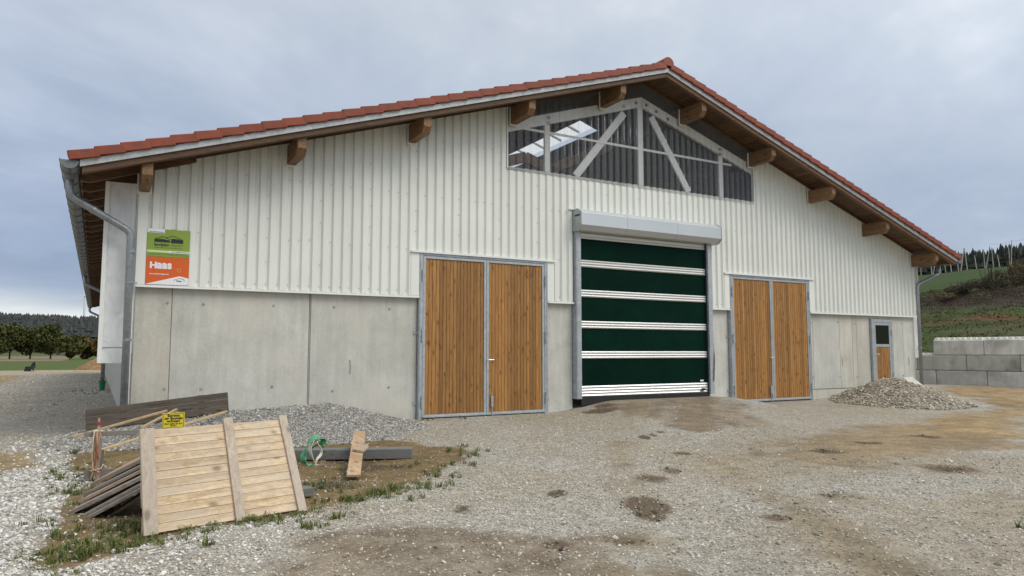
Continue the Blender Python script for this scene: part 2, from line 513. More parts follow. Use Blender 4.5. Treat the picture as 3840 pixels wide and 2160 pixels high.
def terrain(x, y):
    x = np.asarray(x, float); y = np.asarray(y, float)
    z = -0.12 + 0.008 * (np.clip(y, -40, 0) + 2)
    z = z + 0.07 * sst(-3.5, -0.6, y) * sst(3.0, 6.0, x)
    # ramp of fill in front of the roll door
    rx = sst(8.7, 10.6, x) * (1 - sst(13.7, 15.0, x))
    z = z + rx * 0.235 * (1 - sst(0.3, 4.4, -y)) * (y < 3)
    # yard on the right sits a little higher
    z = z + 0.15 * sst(17.5, 22, x) * sst(-6, -0.5, y)
    # bank on the right behind the blocks
    s = x - 30.0 - 0.05 * y
    bank = np.interp(s, [-60, -0.2, 1.2, 5, 14, 30, 34, 60, 205, 300, 420, 3000], [0, 0, 0.75, 1.25, 2.75, 5.4, 6.55, 9.8, 27.4, 34.5, 42.0, 46.0])
    und = (fbm(x, y, 3, 0.09) - 0.5) * 0.8 * sst(4, 22, s) + (fbm(x, y, 5, 0.4) - 0.5) * 0.9 * sst(6, 24, s) * (1 - sst(45, 80, s))
    z = z + bank + und * sst(2, 10, s)
    # left: fields drop gently, hills far off
    lf = 1 - sst(-5, 30, x)
    z = z - lf * 1.0 * sst(56, 260, y)
    far = np.hypot(x, y)
    hill = sst(420, 1500, y) * 47.0 + (fbm(x, y, 11, 0.0025) - 0.5) * 12 * sst(600, 1300, y)
    z = z + hill * (1 - sst(0, 900, s) * 0.6)
    # small unevenness of the yard
    near = 1 - sst(40, 70, far)
    z = z + near * ((fbm(x, y, 21, 0.7) - 0.5) * 0.10 + (fbm(x, y, 25, 3.1) - 0.5) * 0.035) * sst(0.2, 1.5, -y + 0.4)
    # wheel rut by the right edge
    return z


def soft(d, w): return sst(-w, w, d)


SOIL = [(-0.75, -1.6), (1.7, -1.75), (3.9, -2.4), (4.5, -3.4), (4.42, -4.3), (3.55, -5.65), (2.39, -6.78), (1.25, -7.3), (-0.16, -7.59), (-0.79, -8.0), (-0.9, -7.6), (-0.72, -5.81), (-0.62, -4.24), (-0.85, -2.6)]
DIRT1 = [(0.3, -9.5), (0.95, -8.35), (1.7, -8.0), (2.75, -8.55), (3.1, -9.3), (2.4, -10.4), (0.9, -10.4)]
DIRT2 = [(2.6, -10.5), (3.6, -9.9), (4.6, -9.7), (6.2, -9.6), (9.0, -9.9), (8, -12.6), (4.2, -12.4)]
TAN = [(5.2, -6.2), (8.0, -5.0), (11.0, -4.6), (14.0, -5.5), (12.5, -8.5), (9.0, -9.6), (6.3, -9.3), (4.9, -8.3)]
OCHRE = [(8.39, -6.68), (11.75, -5.38), (16.56, -4.35), (20.5, -3.6), (23.5, -0.6), (27.4, 2.0), (28.4, -1.2), (20.0, -5.2), (13.4, -7.9), (10.63, -7.59), (8.55, -7.91)]
RAMP = [(9.9, 0.3), (13.6, 0.3), (13.4, -1.2), (11.8, -4.1), (9.3, -4.2), (9.6, -1.5)]
MID = [(7.79, -6.95), (9.1, -7.07), (8.71, -8.0), (7.03, -8.44), (6.61, -8.0)]
OC1 = [(-1.95, -1.0), (-1.32, -1.2), (-1.13, -2.83), (-1.6, -3.52), (-2.4, -3.2)]
SPOTS = [(4.28, -8.62, .27, .50), (4.05, -8.95, .16, .22), (2.7, -9.41, .14, .17), (3.87, -7.65, .13, .22), (5.39, -7.43, .2, .36), (7.96, -4.24, .10, .28),
         (8.3, -4.05, .07, .16), (8.61, -3.92, .12, .24), (2.64, -7.81, .10, .20), (9.35, -8.75, .36, .34), (9.5, -0.85, .42, .30), (9.9, -0.5, .3, .2), (9.35, -6.89, .28, .28),
         (3.31, -9.53, .2, .16), (2.6, -5.0, .30, .22), (3.0, -5.2, .14, .2), (1.9, -5.9, .25, .3), (7.2, -6.0, .14, .2), (10.8, -6.6, .24, .2), (6.3, -9.2, .14, .12), (12.6, -6.5, .3, .2), (5.0, -9.6, .16, .14), (6.0, -7.1, .12, .2)]


def masks(x, y):
    wob = (fbm(x, y, 31, 1.3) - 0.5) * 1.1 + (fbm(x, y, 33, 5.0) - 0.5) * 0.35
    soil = soft(inpoly(x, y, SOIL) + wob * 0.55, 0.10)
    d1 = soft(inpoly(x, y, DIRT1) + wob * 0.8, 0.32) * 0.95
    d2 = soft(inpoly(x, y, DIRT2) + wob * 1.2, 0.5) * 0.8
    oc = soft(inpoly(x, y, OCHRE) + wob * 1.5, 0.7) * 0.95
    rp = soft(inpoly(x, y, RAMP) + wob * 0.9, 0.35) * 0.9
    md = soft(inpoly(x, y, MID) + wob * 1.1, 0.45) * 0.7
    md = np.maximum(md, soft(inpoly(x, y, TAN) + wob * 2.2, 1.1) * 0.85 * (0.55 + 0.9 * (fbm(x, y, 35, 0.55) - 0.2)))
    o1 = soft(inpoly(x, y, OC1) + wob * 0.4, 0.2)
    dk = np.zeros(np.shape(x))
    for a, b_, ra, rb in SPOTS:
        # patches lie roughly across the line of sight
        ca, sa = math.cos(-0.55), math.sin(-0.55)
        uu = ((x - a) * ca + (y - b_) * sa) / ra
        vv_ = (-(x - a) * sa + (y - b_) * ca) / rb
        dk = np.maximum(dk, sst(1.25, 0.55, np.hypot(uu, vv_) + wob * 0.9))
    # long faint wheel tracks of dirt that sweep towards the roll door
    tr_ = 0
    for off in (0.0, 1.9):
        cx_ = 3.2 + off + 0.62 * (y + 10) + 0.02 * (y + 10) ** 2
        tr_ = tr_ + np.exp(-((x - cx_) / 0.35) ** 2) * (y < -0.5)
    tr_ = tr_ * sst(0.42, 0.62, fbm(x, y, 41, 0.6)) * 0.5
    return soil, d1, d2, oc, rp, md, o1, dk, tr_


def grow(a, b, n):      # n steps from a to b, finest at a
    t = np.linspace(0, 1, n + 1)[1:]
    return a + (b - a) * (t ** 3.2 * 0.985 + t * 0.015)


xs = np.concatenate([grow(-8, -2600, 34)[::-1], np.arange(-8, -2.5, 0.4), np.arange(-2.5, 12, 0.11), np.arange(12, 30, 0.3), np.arange(30, 70, 0.9), grow(70, 2600, 40)])
ys = np.concatenate([grow(-16, -2600, 26)[::-1], np.arange(-16, -12.4, 0.5), np.arange(-12.4, 0.7, 0.11), np.arange(0.8, 60, 1.0), grow(60, 2600, 60)])
GX, GY = np.meshgrid(xs, ys)
GZ = terrain(GX, GY)
nx, ny = len(xs), len(ys)
vv = np.stack([GX.ravel(), GY.ravel(), GZ.ravel()], 1)
idx = np.arange(nx * ny).reshape(ny, nx)
ff = np.stack([idx[:-1, :-1].ravel(), idx[:-1, 1:].ravel(), idx[1:, 1:].ravel(), idx[1:, :-1].ravel()], 1)
me = bpy.data.meshes.new('ground')
me.from_pydata(vv.tolist(), [], ff.tolist())
me.polygons.foreach_set('use_smooth', [True] * len(me.polygons))
X, Y = GX.ravel(), GY.ravel()
soil, d1, d2, oc, rp, md, o1, dk, trk = masks(X, Y)
col = np.tile(np.array([0.24, 0.205, 0.15]), (len(X), 1))


def over(c, k):
    global col
    k = np.clip(k, 0, 1)[:, None]
    col = col * (1 - k) + np.array(c) * k


over((0.165, 0.118, 0.058), soil)
over((0.195, 0.155, 0.110), d1)
over((0.225, 0.185, 0.125), d2)
over((0.27, 0.195, 0.105), oc)
over((0.21, 0.165, 0.115), rp)
over((0.23, 0.185, 0.125), md)
over((0.26, 0.195, 0.11), o1)
over((0.095, 0.070, 0.048), dk * 0.9)
S = X - 30.0 - 0.05 * Y
# outer terrain colours
sb = sst(-0.4, 1.0, S) * (S < 3000)
gn = fbm(X, Y, 51, 0.12)
over((0.058, 0.060, 0.023), sb)
over((0.036, 0.054, 0.012), sb * sst(0.38, 0.52, gn) * 0.95)
over((0.034, 0.024, 0.016), sb * sst(23, 27, S + (gn - .5) * 6) * (1 - sst(33, 36, S)))
over((0.095, 0.046, 0.019), sb * np.exp(-((S - 17) / 1.3) ** 2) * sst(4, 8, Y) * (1 - sst(13, 18, Y)))
over((0.032, 0.054, 0.011), sst(34, 38, S))
over((0.03, 0.035, 0.015), sst(250, 262, S))
lf = (1 - sst(-1, 20, S)) * sst(52, 58, Y)
fn = fbm(X, Y, 57, 0.006)
over((0.075, 0.105, 0.028), lf)
over((0.20, 0.155, 0.10), lf * sst(205, 212, Y) * (1 - sst(420, 470, Y)) * (X < -8))
over((0.065, 0.075, 0.028), lf * sst(470, 560, Y))
over((0.10, 0.083, 0.052), lf * sst(600, 640, Y) * (1 - sst(900, 960, Y)) * sst(0.42, 0.5, fn))
ls = sst(44, 48, Y) * (1 - sst(53, 57, Y)) * (X < 1)
over((0.33, 0.27, 0.18), ls)
os_ = (1 - sst(-5.0, -3.2, X)) * sst(12, 16, Y) * (1 - sst(40, 44, Y))
over((0.25, 0.18, 0.10), os_)
grav = 1 - np.clip(soil * 1.0 + d1 * 0.75 + d2 * 0.55 + oc * 0.85 + rp * 0.7 + md * 0.6 + o1 * 0.9 + dk * 1.0 + trk + ls * 0.7 + os_ * 0.8, 0, 1)
grav = grav * (1 - sst(-1.5, -0.2, S)) * (1 - sst(50, 56, np.maximum(Y, -Y * 2))) * (1 - sst(30, 60, -X))
at = me.color_attributes.new('tcol', 'FLOAT_COLOR', 'POINT')
at.data.foreach_set('color', np.concatenate([col, np.ones((len(col), 1))], 1).astype(np.float32).ravel())
at2 = me.attributes.new('grav', 'FLOAT', 'POINT')
at2.data.foreach_set('value', grav.astype(np.float32))

m, nt, b = mat('yard_ground', (0.3, 0.28, 0.25), 0.95, spec=0.15)
pos = nd(nt, 'ShaderNodeNewGeometry').outputs['Position']
ta = nd(nt, 'ShaderNodeAttribute', attribute_name='tcol').outputs['Color']
ga = nd(nt, 'ShaderNodeAttribute', attribute_name='grav').outputs['Fac']
f1 = noise(nt, pos, 2.6, 7.0, 0.68)
f2 = noise(nt, pos, 24.0, 5.0, 0.7)
f3 = noise(nt, pos, 0.35, 5.0, 0.6, 0.5)
tcol = mixc(nt, 1.0, ta, ramp(nt, f1, [(0.3, 0.66), (0.7, 1.32)]), 'MULTIPLY')
tcol = mixc(nt, 1.0, tcol, ramp(nt, f2, [(0.3, 0.62), (0.7, 1.35)]), 'MULTIPLY')
tcol = mixc(nt, 1.0, tcol, ramp(nt, f3, [(0.3, 0.8), (0.7, 1.2)]), 'MULTIPLY')
vo = nd(nt, 'ShaderNodeTexVoronoi', {'Vector': pos, 'Scale': 44.0})
vo2 = nd(nt, 'ShaderNodeTexVoronoi', {'Vector': pos, 'Scale': 95.0})
vhue = nd(nt, 'ShaderNodeSeparateColor', {0: vo.outputs['Color']})
vh2 = nd(nt, 'ShaderNodeSeparateColor', {0: vo2.outputs['Color']})
gcol = ramp(nt, vhue.outputs[0], [(0.0, (0.28, 0.26, 0.225)), (0.45, (0.475, 0.45, 0.395)), (0.8, (0.61, 0.585, 0.525)), (1.0, (0.73, 0.71, 0.66))])
gcol = mixc(nt, 0.4, gcol, ramp(nt, vh2.outputs[1], [(0.0, (0.20, 0.185, 0.16)), (1.0, (0.52, 0.50, 0.47))]))
gap = ramp(nt, vo.outputs['Distance'], [(0.25, 1.0), (0.62, 0.68)])
gcol = mixc(nt, 1.0, gcol, gap, 'MULTIPLY')
f4 = noise(nt, pos, 8.0, 6.0, 0.72)
gcol = mixc(nt, 1.0, gcol, ramp(nt, f4, [(0.32, 0.74), (0.68, 1.22)]), 'MULTIPLY')
warm = ramp(nt, f3, [(0.34, (1.0, 1.0, 0.985)), (0.62, (0.88, 0.815, 0.70))])
gcol = mixc(nt, 1.0, gcol, warm, 'MULTIPLY')
gf = math_(nt, 'ADD', math_(nt, 'MULTIPLY_ADD', f1, 0.9, -0.45), ga)
gf = ramp(nt, gf, [(0.25, 0.0), (0.72, 1.0)])
fin = mixc(nt, gf, tcol, gcol)
nt.links.new(fin, b.inputs['Base Color'])
hgt = math_(nt, 'MULTIPLY_ADD', math_(nt, 'MULTIPLY', vo.outputs['Distance'], gf), -0.9, math_(nt, 'MULTIPLY', f2, 0.7))
bump(nt, b, hgt, 0.7, 0.02)
M['ground'] = m
me.materials.append(m)
ground = link(bpy.data.objects.new('ground', me), None, (0, 0, 0))
tag(ground, 'gravel and dirt farmyard running out into fields and banks', None, None, 'structure')

# ------------------------------------------------------------------ the barn
W, L = 23.196, 42.0
XR = W / 2
SL = 0.3216                       # roof slope
ZC = 2.567                        # lower edge of the sheet cladding
CS, SN = math.cos(math.atan(SL)), math.sin(math.atan(SL))


def zr(x, apex): return apex - SL * abs(x - XR)


barn = empty('barn', (XR, 0, 0), 'long pale barn with concrete base, ribbed sheet gable and red tiled roof', 'barn')

# --- concrete base, cast in panels with open joints
wall = MB().box(0.05, 5.35, 0.10, 0.26, -0.5, ZC + 0.05).box(8.60, 9.35, 0.10, 0.26, -0.5, ZC + 0.05).box(13.80, 14.54, 0.10, 0.26, -0.5, ZC + 0.05) \
    .box(17.87, 20.80, 0.10, 0.26, -0.5, ZC + 0.05).box(21.91, 23.15, 0.10, 0.26, -0.5, ZC + 0.05).box(20.80, 21.91, 0.10, 0.26, 2.44, ZC + 0.05).box(0.04, 23.16, 0.09, 0.27, -0.7, -0.45)
wall = wall.build('wall', M['conc_core'], barn)


def cpanel(x0, x1, z0, z1, mt='conc', g=0.004):
    return MB().box(x0 + g, x1 - g, 0.03, 0.20, z0, z1).build('concrete_panel', M[mt], wall, bevel=0.006)


PL = 0.27
for x0, x1, mt in ((0.0, 0.60, 'conc_warm'), (0.60, 3.07, 'conc'), (3.10, 5.353, 'conc'), (8.597, 9.35, 'conc'), (13.81, 14.545, 'conc')):
    cpanel(x0, x1, -0.45, ZC + 0.02, mt)
for x0, x1, mt in ((17.867, 18.07, 'conc'), (18.07, 19.31, 'conc'), (19.31, 19.92, 'conc_warm'), (19.92, 20.14, 'conc_warm'), (20.14, 20.805, 'conc_warm'),
                   (21.905, 22.56, 'conc'), (22.56, 23.196, 'conc')):
    cpanel(x0, x1, PL, ZC + 0.02, mt)
cpanel(20.805, 21.30, 2.425, ZC + 0.02); cpanel(21.30, 21.905, 2.425, ZC + 0.02)
cpanel(3.07, 3.10, -0.45, ZC + 0.0, 'conc_core', 0.003)
MB().box(17.867, 23.18, 0.045, 0.2, -0.45, PL - 0.012).build('plinth', M['conc_warm'], wall, bevel=0.006)
plug = MB().tube([(0, 0.0, 0), (0, -0.004, 0)], 0.028, 10).mesh('tie_plug', M['conc_plug'], (0, 0, 0))
for x in (0.52, 1.12, 2.35, 3.55, 4.7, 0.5, 1.05, 2.3, 3.5, 4.65):
    pass
for zt in (2.27, 0.62):
    for x in (0.53, 1.12, 2.38, 3.58, 4.75, 18.02, 19.25, 20.08, 22.5):
        if zt < 1 and x < 3.0: zt_ = 0.72
        else: zt_ = zt
        inst('tie_plug', plug, wall, (x + rnd.uniform(-.02, .02), 0.029, zt_ + rnd.uniform(-.03, .03)))
for x in (3.91, 19.38, 22.80):      # narrow cast-in slots with a loop of bent bar
    h = MB().box(x - 0.014, x + 0.014, 0.026, 0.03, 1.16, 1.21, 0)
    h.tube([(x, 0.028, 1.18), (x + 0.012, 0.015, 1.08), (x + 0.004, 0.015, 0.96), (x + 0.018, 0.022, 0.95)], 0.006, 6, 0)
    h.build('lifting_loop', M['screw'], wall)

# --- ribbed sheets of the gable
PITCH = 0.2043
OPEN = [(5.357, 8.592, -1, 3.5), (9.354, 13.80, -1, 4.33), (14.548, 17.862, -1, 3.528), (7.53, 15.62, 5.66, 20)]
XK = [0.0, 0.100, 0.128, 0.176]          # crest 0..0.118, flank, valley 0.137..0.185, flank


def prof(x):
    t = (x - 0.02) % PITCH
    if t < 0.100: return -0.060
    if t < 0.128: return -0.060 + 0.05 * (t - 0.100) / 0.028
    if t < 0.176: return -0.010
    return -0.010 - 0.05 * (t - 0.176) / (PITCH - 0.176)


def breaks(x0, x1):
    bs = {x0, x1}
    k0 = int((x0 - 0.02) / PITCH) - 1
    for k in range(k0, int((x1 - 0.02) / PITCH) + 2):
        for t in XK:
            xx = 0.02 + k * PITCH + t
            if x0 < xx < x1: bs.add(xx)
    for o in OPEN:
        for xx in o[:2]:
            if x0 < xx < x1: bs.add(xx)
    return sorted(bs)


APW = 8.425                               # sheets run up to the boarding
sw = 5 * PITCH
k = 0
x = 0.0
while x < W - 0.01:
    x1 = min(W, x + sw)
    mb = MB()
    bs = breaks(x, x1)
    for a, c in zip(bs[:-1], bs[1:]):
        if c - a < 1e-5: continue
        xm = (a + c) / 2
        iv = [(ZC, None)]
        op = [o for o in OPEN if o[0] < xm < o[1]]
        lo = ZC
        segs = []
        for o in sorted(op, key=lambda o: o[2]):
            if o[2] > lo: segs.append((lo, o[2]))
            lo = max(lo, o[3])
        if lo < 15: segs.append((lo, None))
        for s0, s1 in segs:
            za_, zb_ = (s1, s1) if s1 else (zr(a, APW), zr(c, APW))
            e = 1e-6
            ya, yb = prof(a + e), prof(c - e)
            mb.add([(a, ya, s0), (c, yb, s0), (c, yb, zb_), (a, ya, za_)], [(0, 1, 2, 3)], 0)
    # screw heads in the valleys
    kk = int((x - 0.02) / PITCH) - 1
    for q in range(kk, kk + 8):
        sx_ = 0.02 + q * PITCH + 0.152
        if not (x < sx_ < x1): continue
        rows = [ZC + 0.10]
        if q % 2 == 0 or q % 5 == 3: rows += [3.55 + 0.02 * (q % 3), 4.75, 6.0, 7.2]
        if q % 5 == 0: rows += [3.1, 3.95, 4.4, 5.3, 5.7]
        for z in rows:
            if any(o[0] - 0.2 < sx_ < o[1] + 0.2 and o[2] - 0.05 < z < o[3] + 0.12 for o in OPEN) or z > zr(sx_, APW) - 0.3: continue
            mb.tube([(sx_, -0.010, z), (sx_, -0.026, z)], 0.0085, 6, 1)
    if mb.v: mb.build('cladding_sheet', [M['clad'], M['screw']], barn, fixn=False)
    x = x1
# flat edge strip on the left corner, drip edge, flashings round the openings
MB().box(-0.012, 0.145, -0.067, -0.063, ZC, zr(0, 8.30)).box(-0.016, -0.012, -0.060, 0.10, ZC, zr(0, 8.30)).build('corner_flashing', M['clad'], barn)
MB().box(W - 0.10, W + 0.012, -0.067, -0.063, ZC, zr(W, 8.30)).box(W + 0.012, W + 0.016, -0.060, 0.10, ZC, zr(W, 8.30)).build('corner_flashing', M['clad'], barn)
for x0, x1 in ((-0.03, 5.353), (8.60, 9.34), (13.81, 14.54), (17.87, W + 0.03)):
    MB().box(x0, x1, -0.085, 0.028, ZC - 0.035, ZC - 0.006).box(x0, x1, -0.088, -0.080, ZC - 0.05, ZC - 0.006).build('drip_edge', M['trim_white'], barn)
for x0, x1, z in ((5.357, 8.592, 3.5), (14.548, 17.862, 3.528)):
    MB().box(x0 - 0.2, x1 + 0.2, -0.10, -0.004, z + 0.006, z + 0.03).box(x0 - 0.2, x1 + 0.2, -0.104, -0.098, z - 0.012, z + 0.03).build('drip_edge', M['trim_white'], barn)
    MB().box(x0 - 0.19, x0 - 0.004, -0.069, -0.064, ZC, z).build('side_flashing', M['clad'], barn)
    MB().box(x1 + 0.004, x1 + 0.19, -0.069, -0.064, ZC, z).build('side_flashing', M['clad'], barn)
# window surround
MB().box(7.50, 7.53, -0.067, 0.03, 5.62, zr(7.5, APW)).build('window_edge_trim', M['trim_white'], barn)
MB().box(15.62, 15.65, -0.067, 0.03, 5.62, zr(15.65, APW)).build('window_edge_trim', M['trim_white'], barn)

# --- gable window: clear ribbed sheet in front of the painted truss
win = MB()
for x0, x1 in ((7.53, 8.53), (8.53, 9.55), (9.55, 10.57), (10.57, 11.6), (11.6, 12.62), (12.62, 13.64), (13.64, 14.66), (14.66, 15.62)):
    pass
truss = MB().box(7.46, 15.70, 0.03, 0.09, 5.52, 5.67)
gw = truss.build('gable_window', M['steel_white'], barn)
for x0, x1 in ((7.53, 8.53), (8.53, 9.55), (9.55, 10.57), (10.57, 11.6), (11.6, 12.62), (12.62, 13.64), (13.64, 14.66), (14.66, 15.62)):
    mb = MB()
    bs = breaks(x0, x1)
    for a, c in zip(bs[:-1], bs[1:]):
        if c - a < 1e-5: continue
        e = 1e-6
        mb.add([(a, prof(a + e), 5.57), (c, prof(c - e), 5.57), (c, prof(c - e), zr(c, APW)), (a, prof(a + e), zr(a, APW))], [(0, 1, 2, 3)])
    mb.build('clear_sheet', M['clear'], gw, fixn=False)


def chord(xa, xb):
    h = 0.26
    return [(xa, 0.03, zr(xa, 8.05) - h), (xb, 0.03, zr(xb, 8.05) - h), (xb, 0.10, zr(xb, 8.05) - h), (xa, 0.10, zr(xa, 8.05) - h),
            (xa, 0.03, zr(xa, 8.05)), (xb, 0.03, zr(xb, 8.05)), (xb, 0.10, zr(xb, 8.05)), (xa, 0.10, zr(xa, 8.05))]


for xa, xb in ((7.46, XR - 0.002), (XR + 0.002, 15.70)):
    ch = MB().hexa(chord(xa, xb)).build('top_chord', M['steel_white'], gw)
bolt = MB().tube([(0, 0, 0), (0, -0.02, 0)], 0.045, 10).mesh('bolt', M['screw'], (0, 0, 0))
for x, z in ((8.70, 7.02), (8.70, 6.88), (11.0, 7.70), (11.42, 7.86), (11.76, 7.86), (12.1, 7.74), (12.5, 7.60), (14.40, 7.04), (14.40, 6.9)):
    inst('bolt', bolt, gw, (x, 0.029, z))
for x, w_ in ((8.67, 0.15), (11.55, 0.15), (14.43, 0.13)):
    MB().box(x - w_ / 2, x + w_ / 2, 0.034, 0.09, 5.67, zr(x, 8.05) - 0.265).build('mullion', M['steel_white'], gw)
MB().box(7.95, 14.85, 0.024, 0.031, 6.615, 6.675).build('rail', M['steel_white'], gw)
MB().bar((11.03, 0.06, 7.52), (9.50, 0.06, 5.69), 0.045, 0.19, (0.6, 0, 0.5)).build('brace', M['steel_white'], gw)
MB().bar((11.94, 0.06, 7.58), (13.22, 0.06, 5.70), 0.045, 0.19, (0.6, 0, 0.5)).build('brace', M['steel_white'], gw)

# --- roof: boarding, skylight, tiles, rafters, purlins
EX = 0.93                                 # eaves overhang
YF = -1.0
roof = MB()


def slab(x0, x1, y0, y1, a0, a1, mb, m=0):
    return mb.hexa([(x0, y0, zr(x0, a0)), (x1, y0, zr(x1, a0)), (x1, y1, zr(x1, a0)), (x0, y1, zr(x0, a0)),
                    (x0, y0, zr(x0, a1)), (x1, y0, zr(x1, a1)), (x1, y1, zr(x1, a1)), (x0, y1, zr(x0, a1))], m)


SKW = 0.95
for x0, x1 in ((-EX, XR - SKW), (XR + SKW, W + EX)):
    slab(x0, x1, 0.02, L + 0.6, 8.445, 8.47, roof)
slab(XR - SKW, XR - 0.001, 0.02, 3.2, 8.445, 8.47, roof)
slab(XR + 0.001, XR + SKW, 0.02, 3.2, 8.445, 8.47, roof)
roof = roof.build('roof', M['interior'], barn)
sk = MB()
slab(XR - SKW - 0.1, XR, 3.15, L - 1, 8.70, 8.71, sk)
slab(XR, XR + SKW + 0.1, 3.15, L - 1, 8.70, 8.71, sk)
sk.build('skylight', M['skylight'], roof)
for yy in np.arange(4.2, L - 2, 1.05):
    sb_ = MB().bar((XR - SKW, yy, zr(XR - SKW, 8.67)), (XR, yy, 8.67), 0.05, 0.06).bar((XR + SKW, yy, zr(XR + SKW, 8.67)), (XR, yy, 8.67), 0.05, 0.06)
    sb_.build('skylight_bar', M['galv'], roof)

# soffit boards over the gable overhang
bl = 0.142
nb = int((XR + EX) / CS / bl)
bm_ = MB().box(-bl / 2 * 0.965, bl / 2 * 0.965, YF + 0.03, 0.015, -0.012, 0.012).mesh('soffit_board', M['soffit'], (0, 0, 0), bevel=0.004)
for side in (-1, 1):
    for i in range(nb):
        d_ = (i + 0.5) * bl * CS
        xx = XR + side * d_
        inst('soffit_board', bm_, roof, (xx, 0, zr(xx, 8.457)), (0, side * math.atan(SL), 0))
# verge rafters, fly rafter on the gable edge
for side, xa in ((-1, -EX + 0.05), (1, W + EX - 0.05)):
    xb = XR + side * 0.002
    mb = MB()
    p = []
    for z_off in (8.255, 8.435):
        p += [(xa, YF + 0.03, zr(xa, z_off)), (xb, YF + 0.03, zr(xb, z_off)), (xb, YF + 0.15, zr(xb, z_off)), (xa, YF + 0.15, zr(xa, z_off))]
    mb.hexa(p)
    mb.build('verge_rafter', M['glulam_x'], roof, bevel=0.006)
    # zinc edge trim in lengths
    xs_ = np.linspace(xa - side * -0.03, xb, 6)
    for a, c in zip(xs_[:-1], xs_[1:]):
        t = MB()
        e = 0.004 * side
        a2, c2 = a, c
        p = []
        for z_off in (8.368 + rnd.uniform(-.003, .003), 8.476):
            p += [(a2, YF - 0.004, zr(a2, z_off)), (c2, YF - 0.004, zr(c2, z_off)), (c2, YF + 0.028, zr(c2, z_off)), (a2, YF + 0.028, zr(a2, z_off))]
        t.hexa(p)
        t.build('verge_trim', M['zinc_trim'], roof)
# small strip that closes boarding against the sheets
for side in (-1, 1):
    xa, xb = XR + side * 0.02, XR + side * (XR - 0.05)
    t = MB()
    p = []
    for z_off in (8.375, 8.43):
        p += [(xa, -0.10, zr(xa, z_off)), (xb, -0.10, zr(xb, z_off)), (xb, -0.062, zr(xb, z_off)), (xa, -0.062, zr(xa, z_off))]
    t.hexa(p).build('closing_strip', M['glulam_x'], roof)
# purlins with chamfered noses
PX = [0.07, 2.63, 5.16, 7.68, 10.27]
for i, px in enumerate(PX + [W - p_ for p_ in PX]):
    zt = zr(px, 8.30) + (0.0 if 0.1 < px < W - 0.1 else 0.0)
    hh, ww, y0 = 0.37, 0.17, -0.90
    poly = [(y0, zt), (0.9, zt), (0.9, zt - hh), (y0 + 0.10, zt - hh), (y0, zt - hh + 0.13)]
    mb = MB().prism(poly, px - ww / 2, px + ww / 2, lambda a, b_, c: (c, a, b_))
    mb.build('purlin', M['glulam_y'], roof, bevel=0.005)
    MB().box(px - ww / 2 - 0.03, px + ww / 2 + 0.03, -0.080, -0.064, zt - hh - 0.05, zt - hh - 0.008).box(px - ww / 2 - 0.035, px - ww / 2 - 0.005, -0.080, -0.064, zt - hh - 0.008, zt + 0.02) \
        .box(px + ww / 2 + 0.005, px + ww / 2 + 0.035, -0.080, -0.064, zt - hh - 0.008, zt + 0.02).build('purlin_collar', M['clad'], roof)
    MB().box(px - ww / 2, px + ww / 2, 0.91, L, zt - hh, zt).build('inner_purlin', M['glulam_y'], roof)
# inner trusses seen through the gable light
for yy in (6.0, 12.0, 18.0, 24.0, 30.0):
    t = MB()
    for side in (-1, 1):
        xe = XR + side * (XR - 0.2)
        t.bar((XR, yy, 7.85), (xe, yy, zr(xe, 7.85)), 0.2, 0.34)
    t.bar((0.3, yy, 5.5), (W - 0.3, yy, 5.5), 0.18, 0.26)
    t.build('inner_truss', M['glulam_x'], roof)
# rafters of the left eaves
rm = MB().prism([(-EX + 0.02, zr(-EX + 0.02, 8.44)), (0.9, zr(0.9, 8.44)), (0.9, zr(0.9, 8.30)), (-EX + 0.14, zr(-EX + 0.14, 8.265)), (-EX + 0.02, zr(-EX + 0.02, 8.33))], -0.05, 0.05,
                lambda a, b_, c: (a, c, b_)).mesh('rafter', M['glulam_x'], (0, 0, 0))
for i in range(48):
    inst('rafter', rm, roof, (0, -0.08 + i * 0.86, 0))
# left fascia / boarding under eaves
eb = MB()
for a, c in ((-EX + 0.01, -EX + 0.035),):
    slab(a, c, 0.02, L + 0.5, 8.38, 8.47, eb)
eb.build('eaves_board', M['glulam_y'], roof)
eb = MB(); slab(W + EX - 0.035, W + EX - 0.01, -0.9, L + 0.5, 8.33, 8.47, eb); eb.build('eaves_board', M['glulam_y'], roof)

# clay tiles: verge tiles singly, the field behind in one piece
TP = 0.3875
NT = 34
tl_ = TP + 0.05
tile = MB()
tile.hexa([(-tl_ / 2, -0.05, 0.0), (tl_ / 2, -0.05, -0.028), (tl_ / 2, 0.28, -0.028), (-tl_ / 2, 0.28, 0.0),
           (-tl_ / 2, -0.05, 0.155), (tl_ / 2, -0.05, 0.118), (tl_ / 2, 0.28, 0.118), (-tl_ / 2, 0.28, 0.155)])
tme = {-1: tile.mesh('roof_tile', M['tile'], (0, 0, 0), bevel=0.010)}
tm2 = MB()
tm2.v = [(-x_, y_, z_) for x_, y_, z_ in tile.v]; tm2.f = tile.f; tm2.m = tile.m
tme[1] = tm2.mesh('roof_tile', M['tile'], (0, 0, 0), bevel=0.010)
for side in (-1, 1):
    for i in range(NT):
        d_ = (XR + EX + 0.10) - (i + 0.5) * TP * CS
        xx = XR + side * d_
        if d_ < 0.05: continue
        o = inst('roof_tile', tme[side], roof, (xx, YF - 0.012 + rnd.uniform(-.004, .004), zr(xx, 8.492) + rnd.uniform(-.003, .003)), (0, side * math.atan(SL) + rnd.uniform(-.006, .006), 0))
tf = MB()
nyt = 140
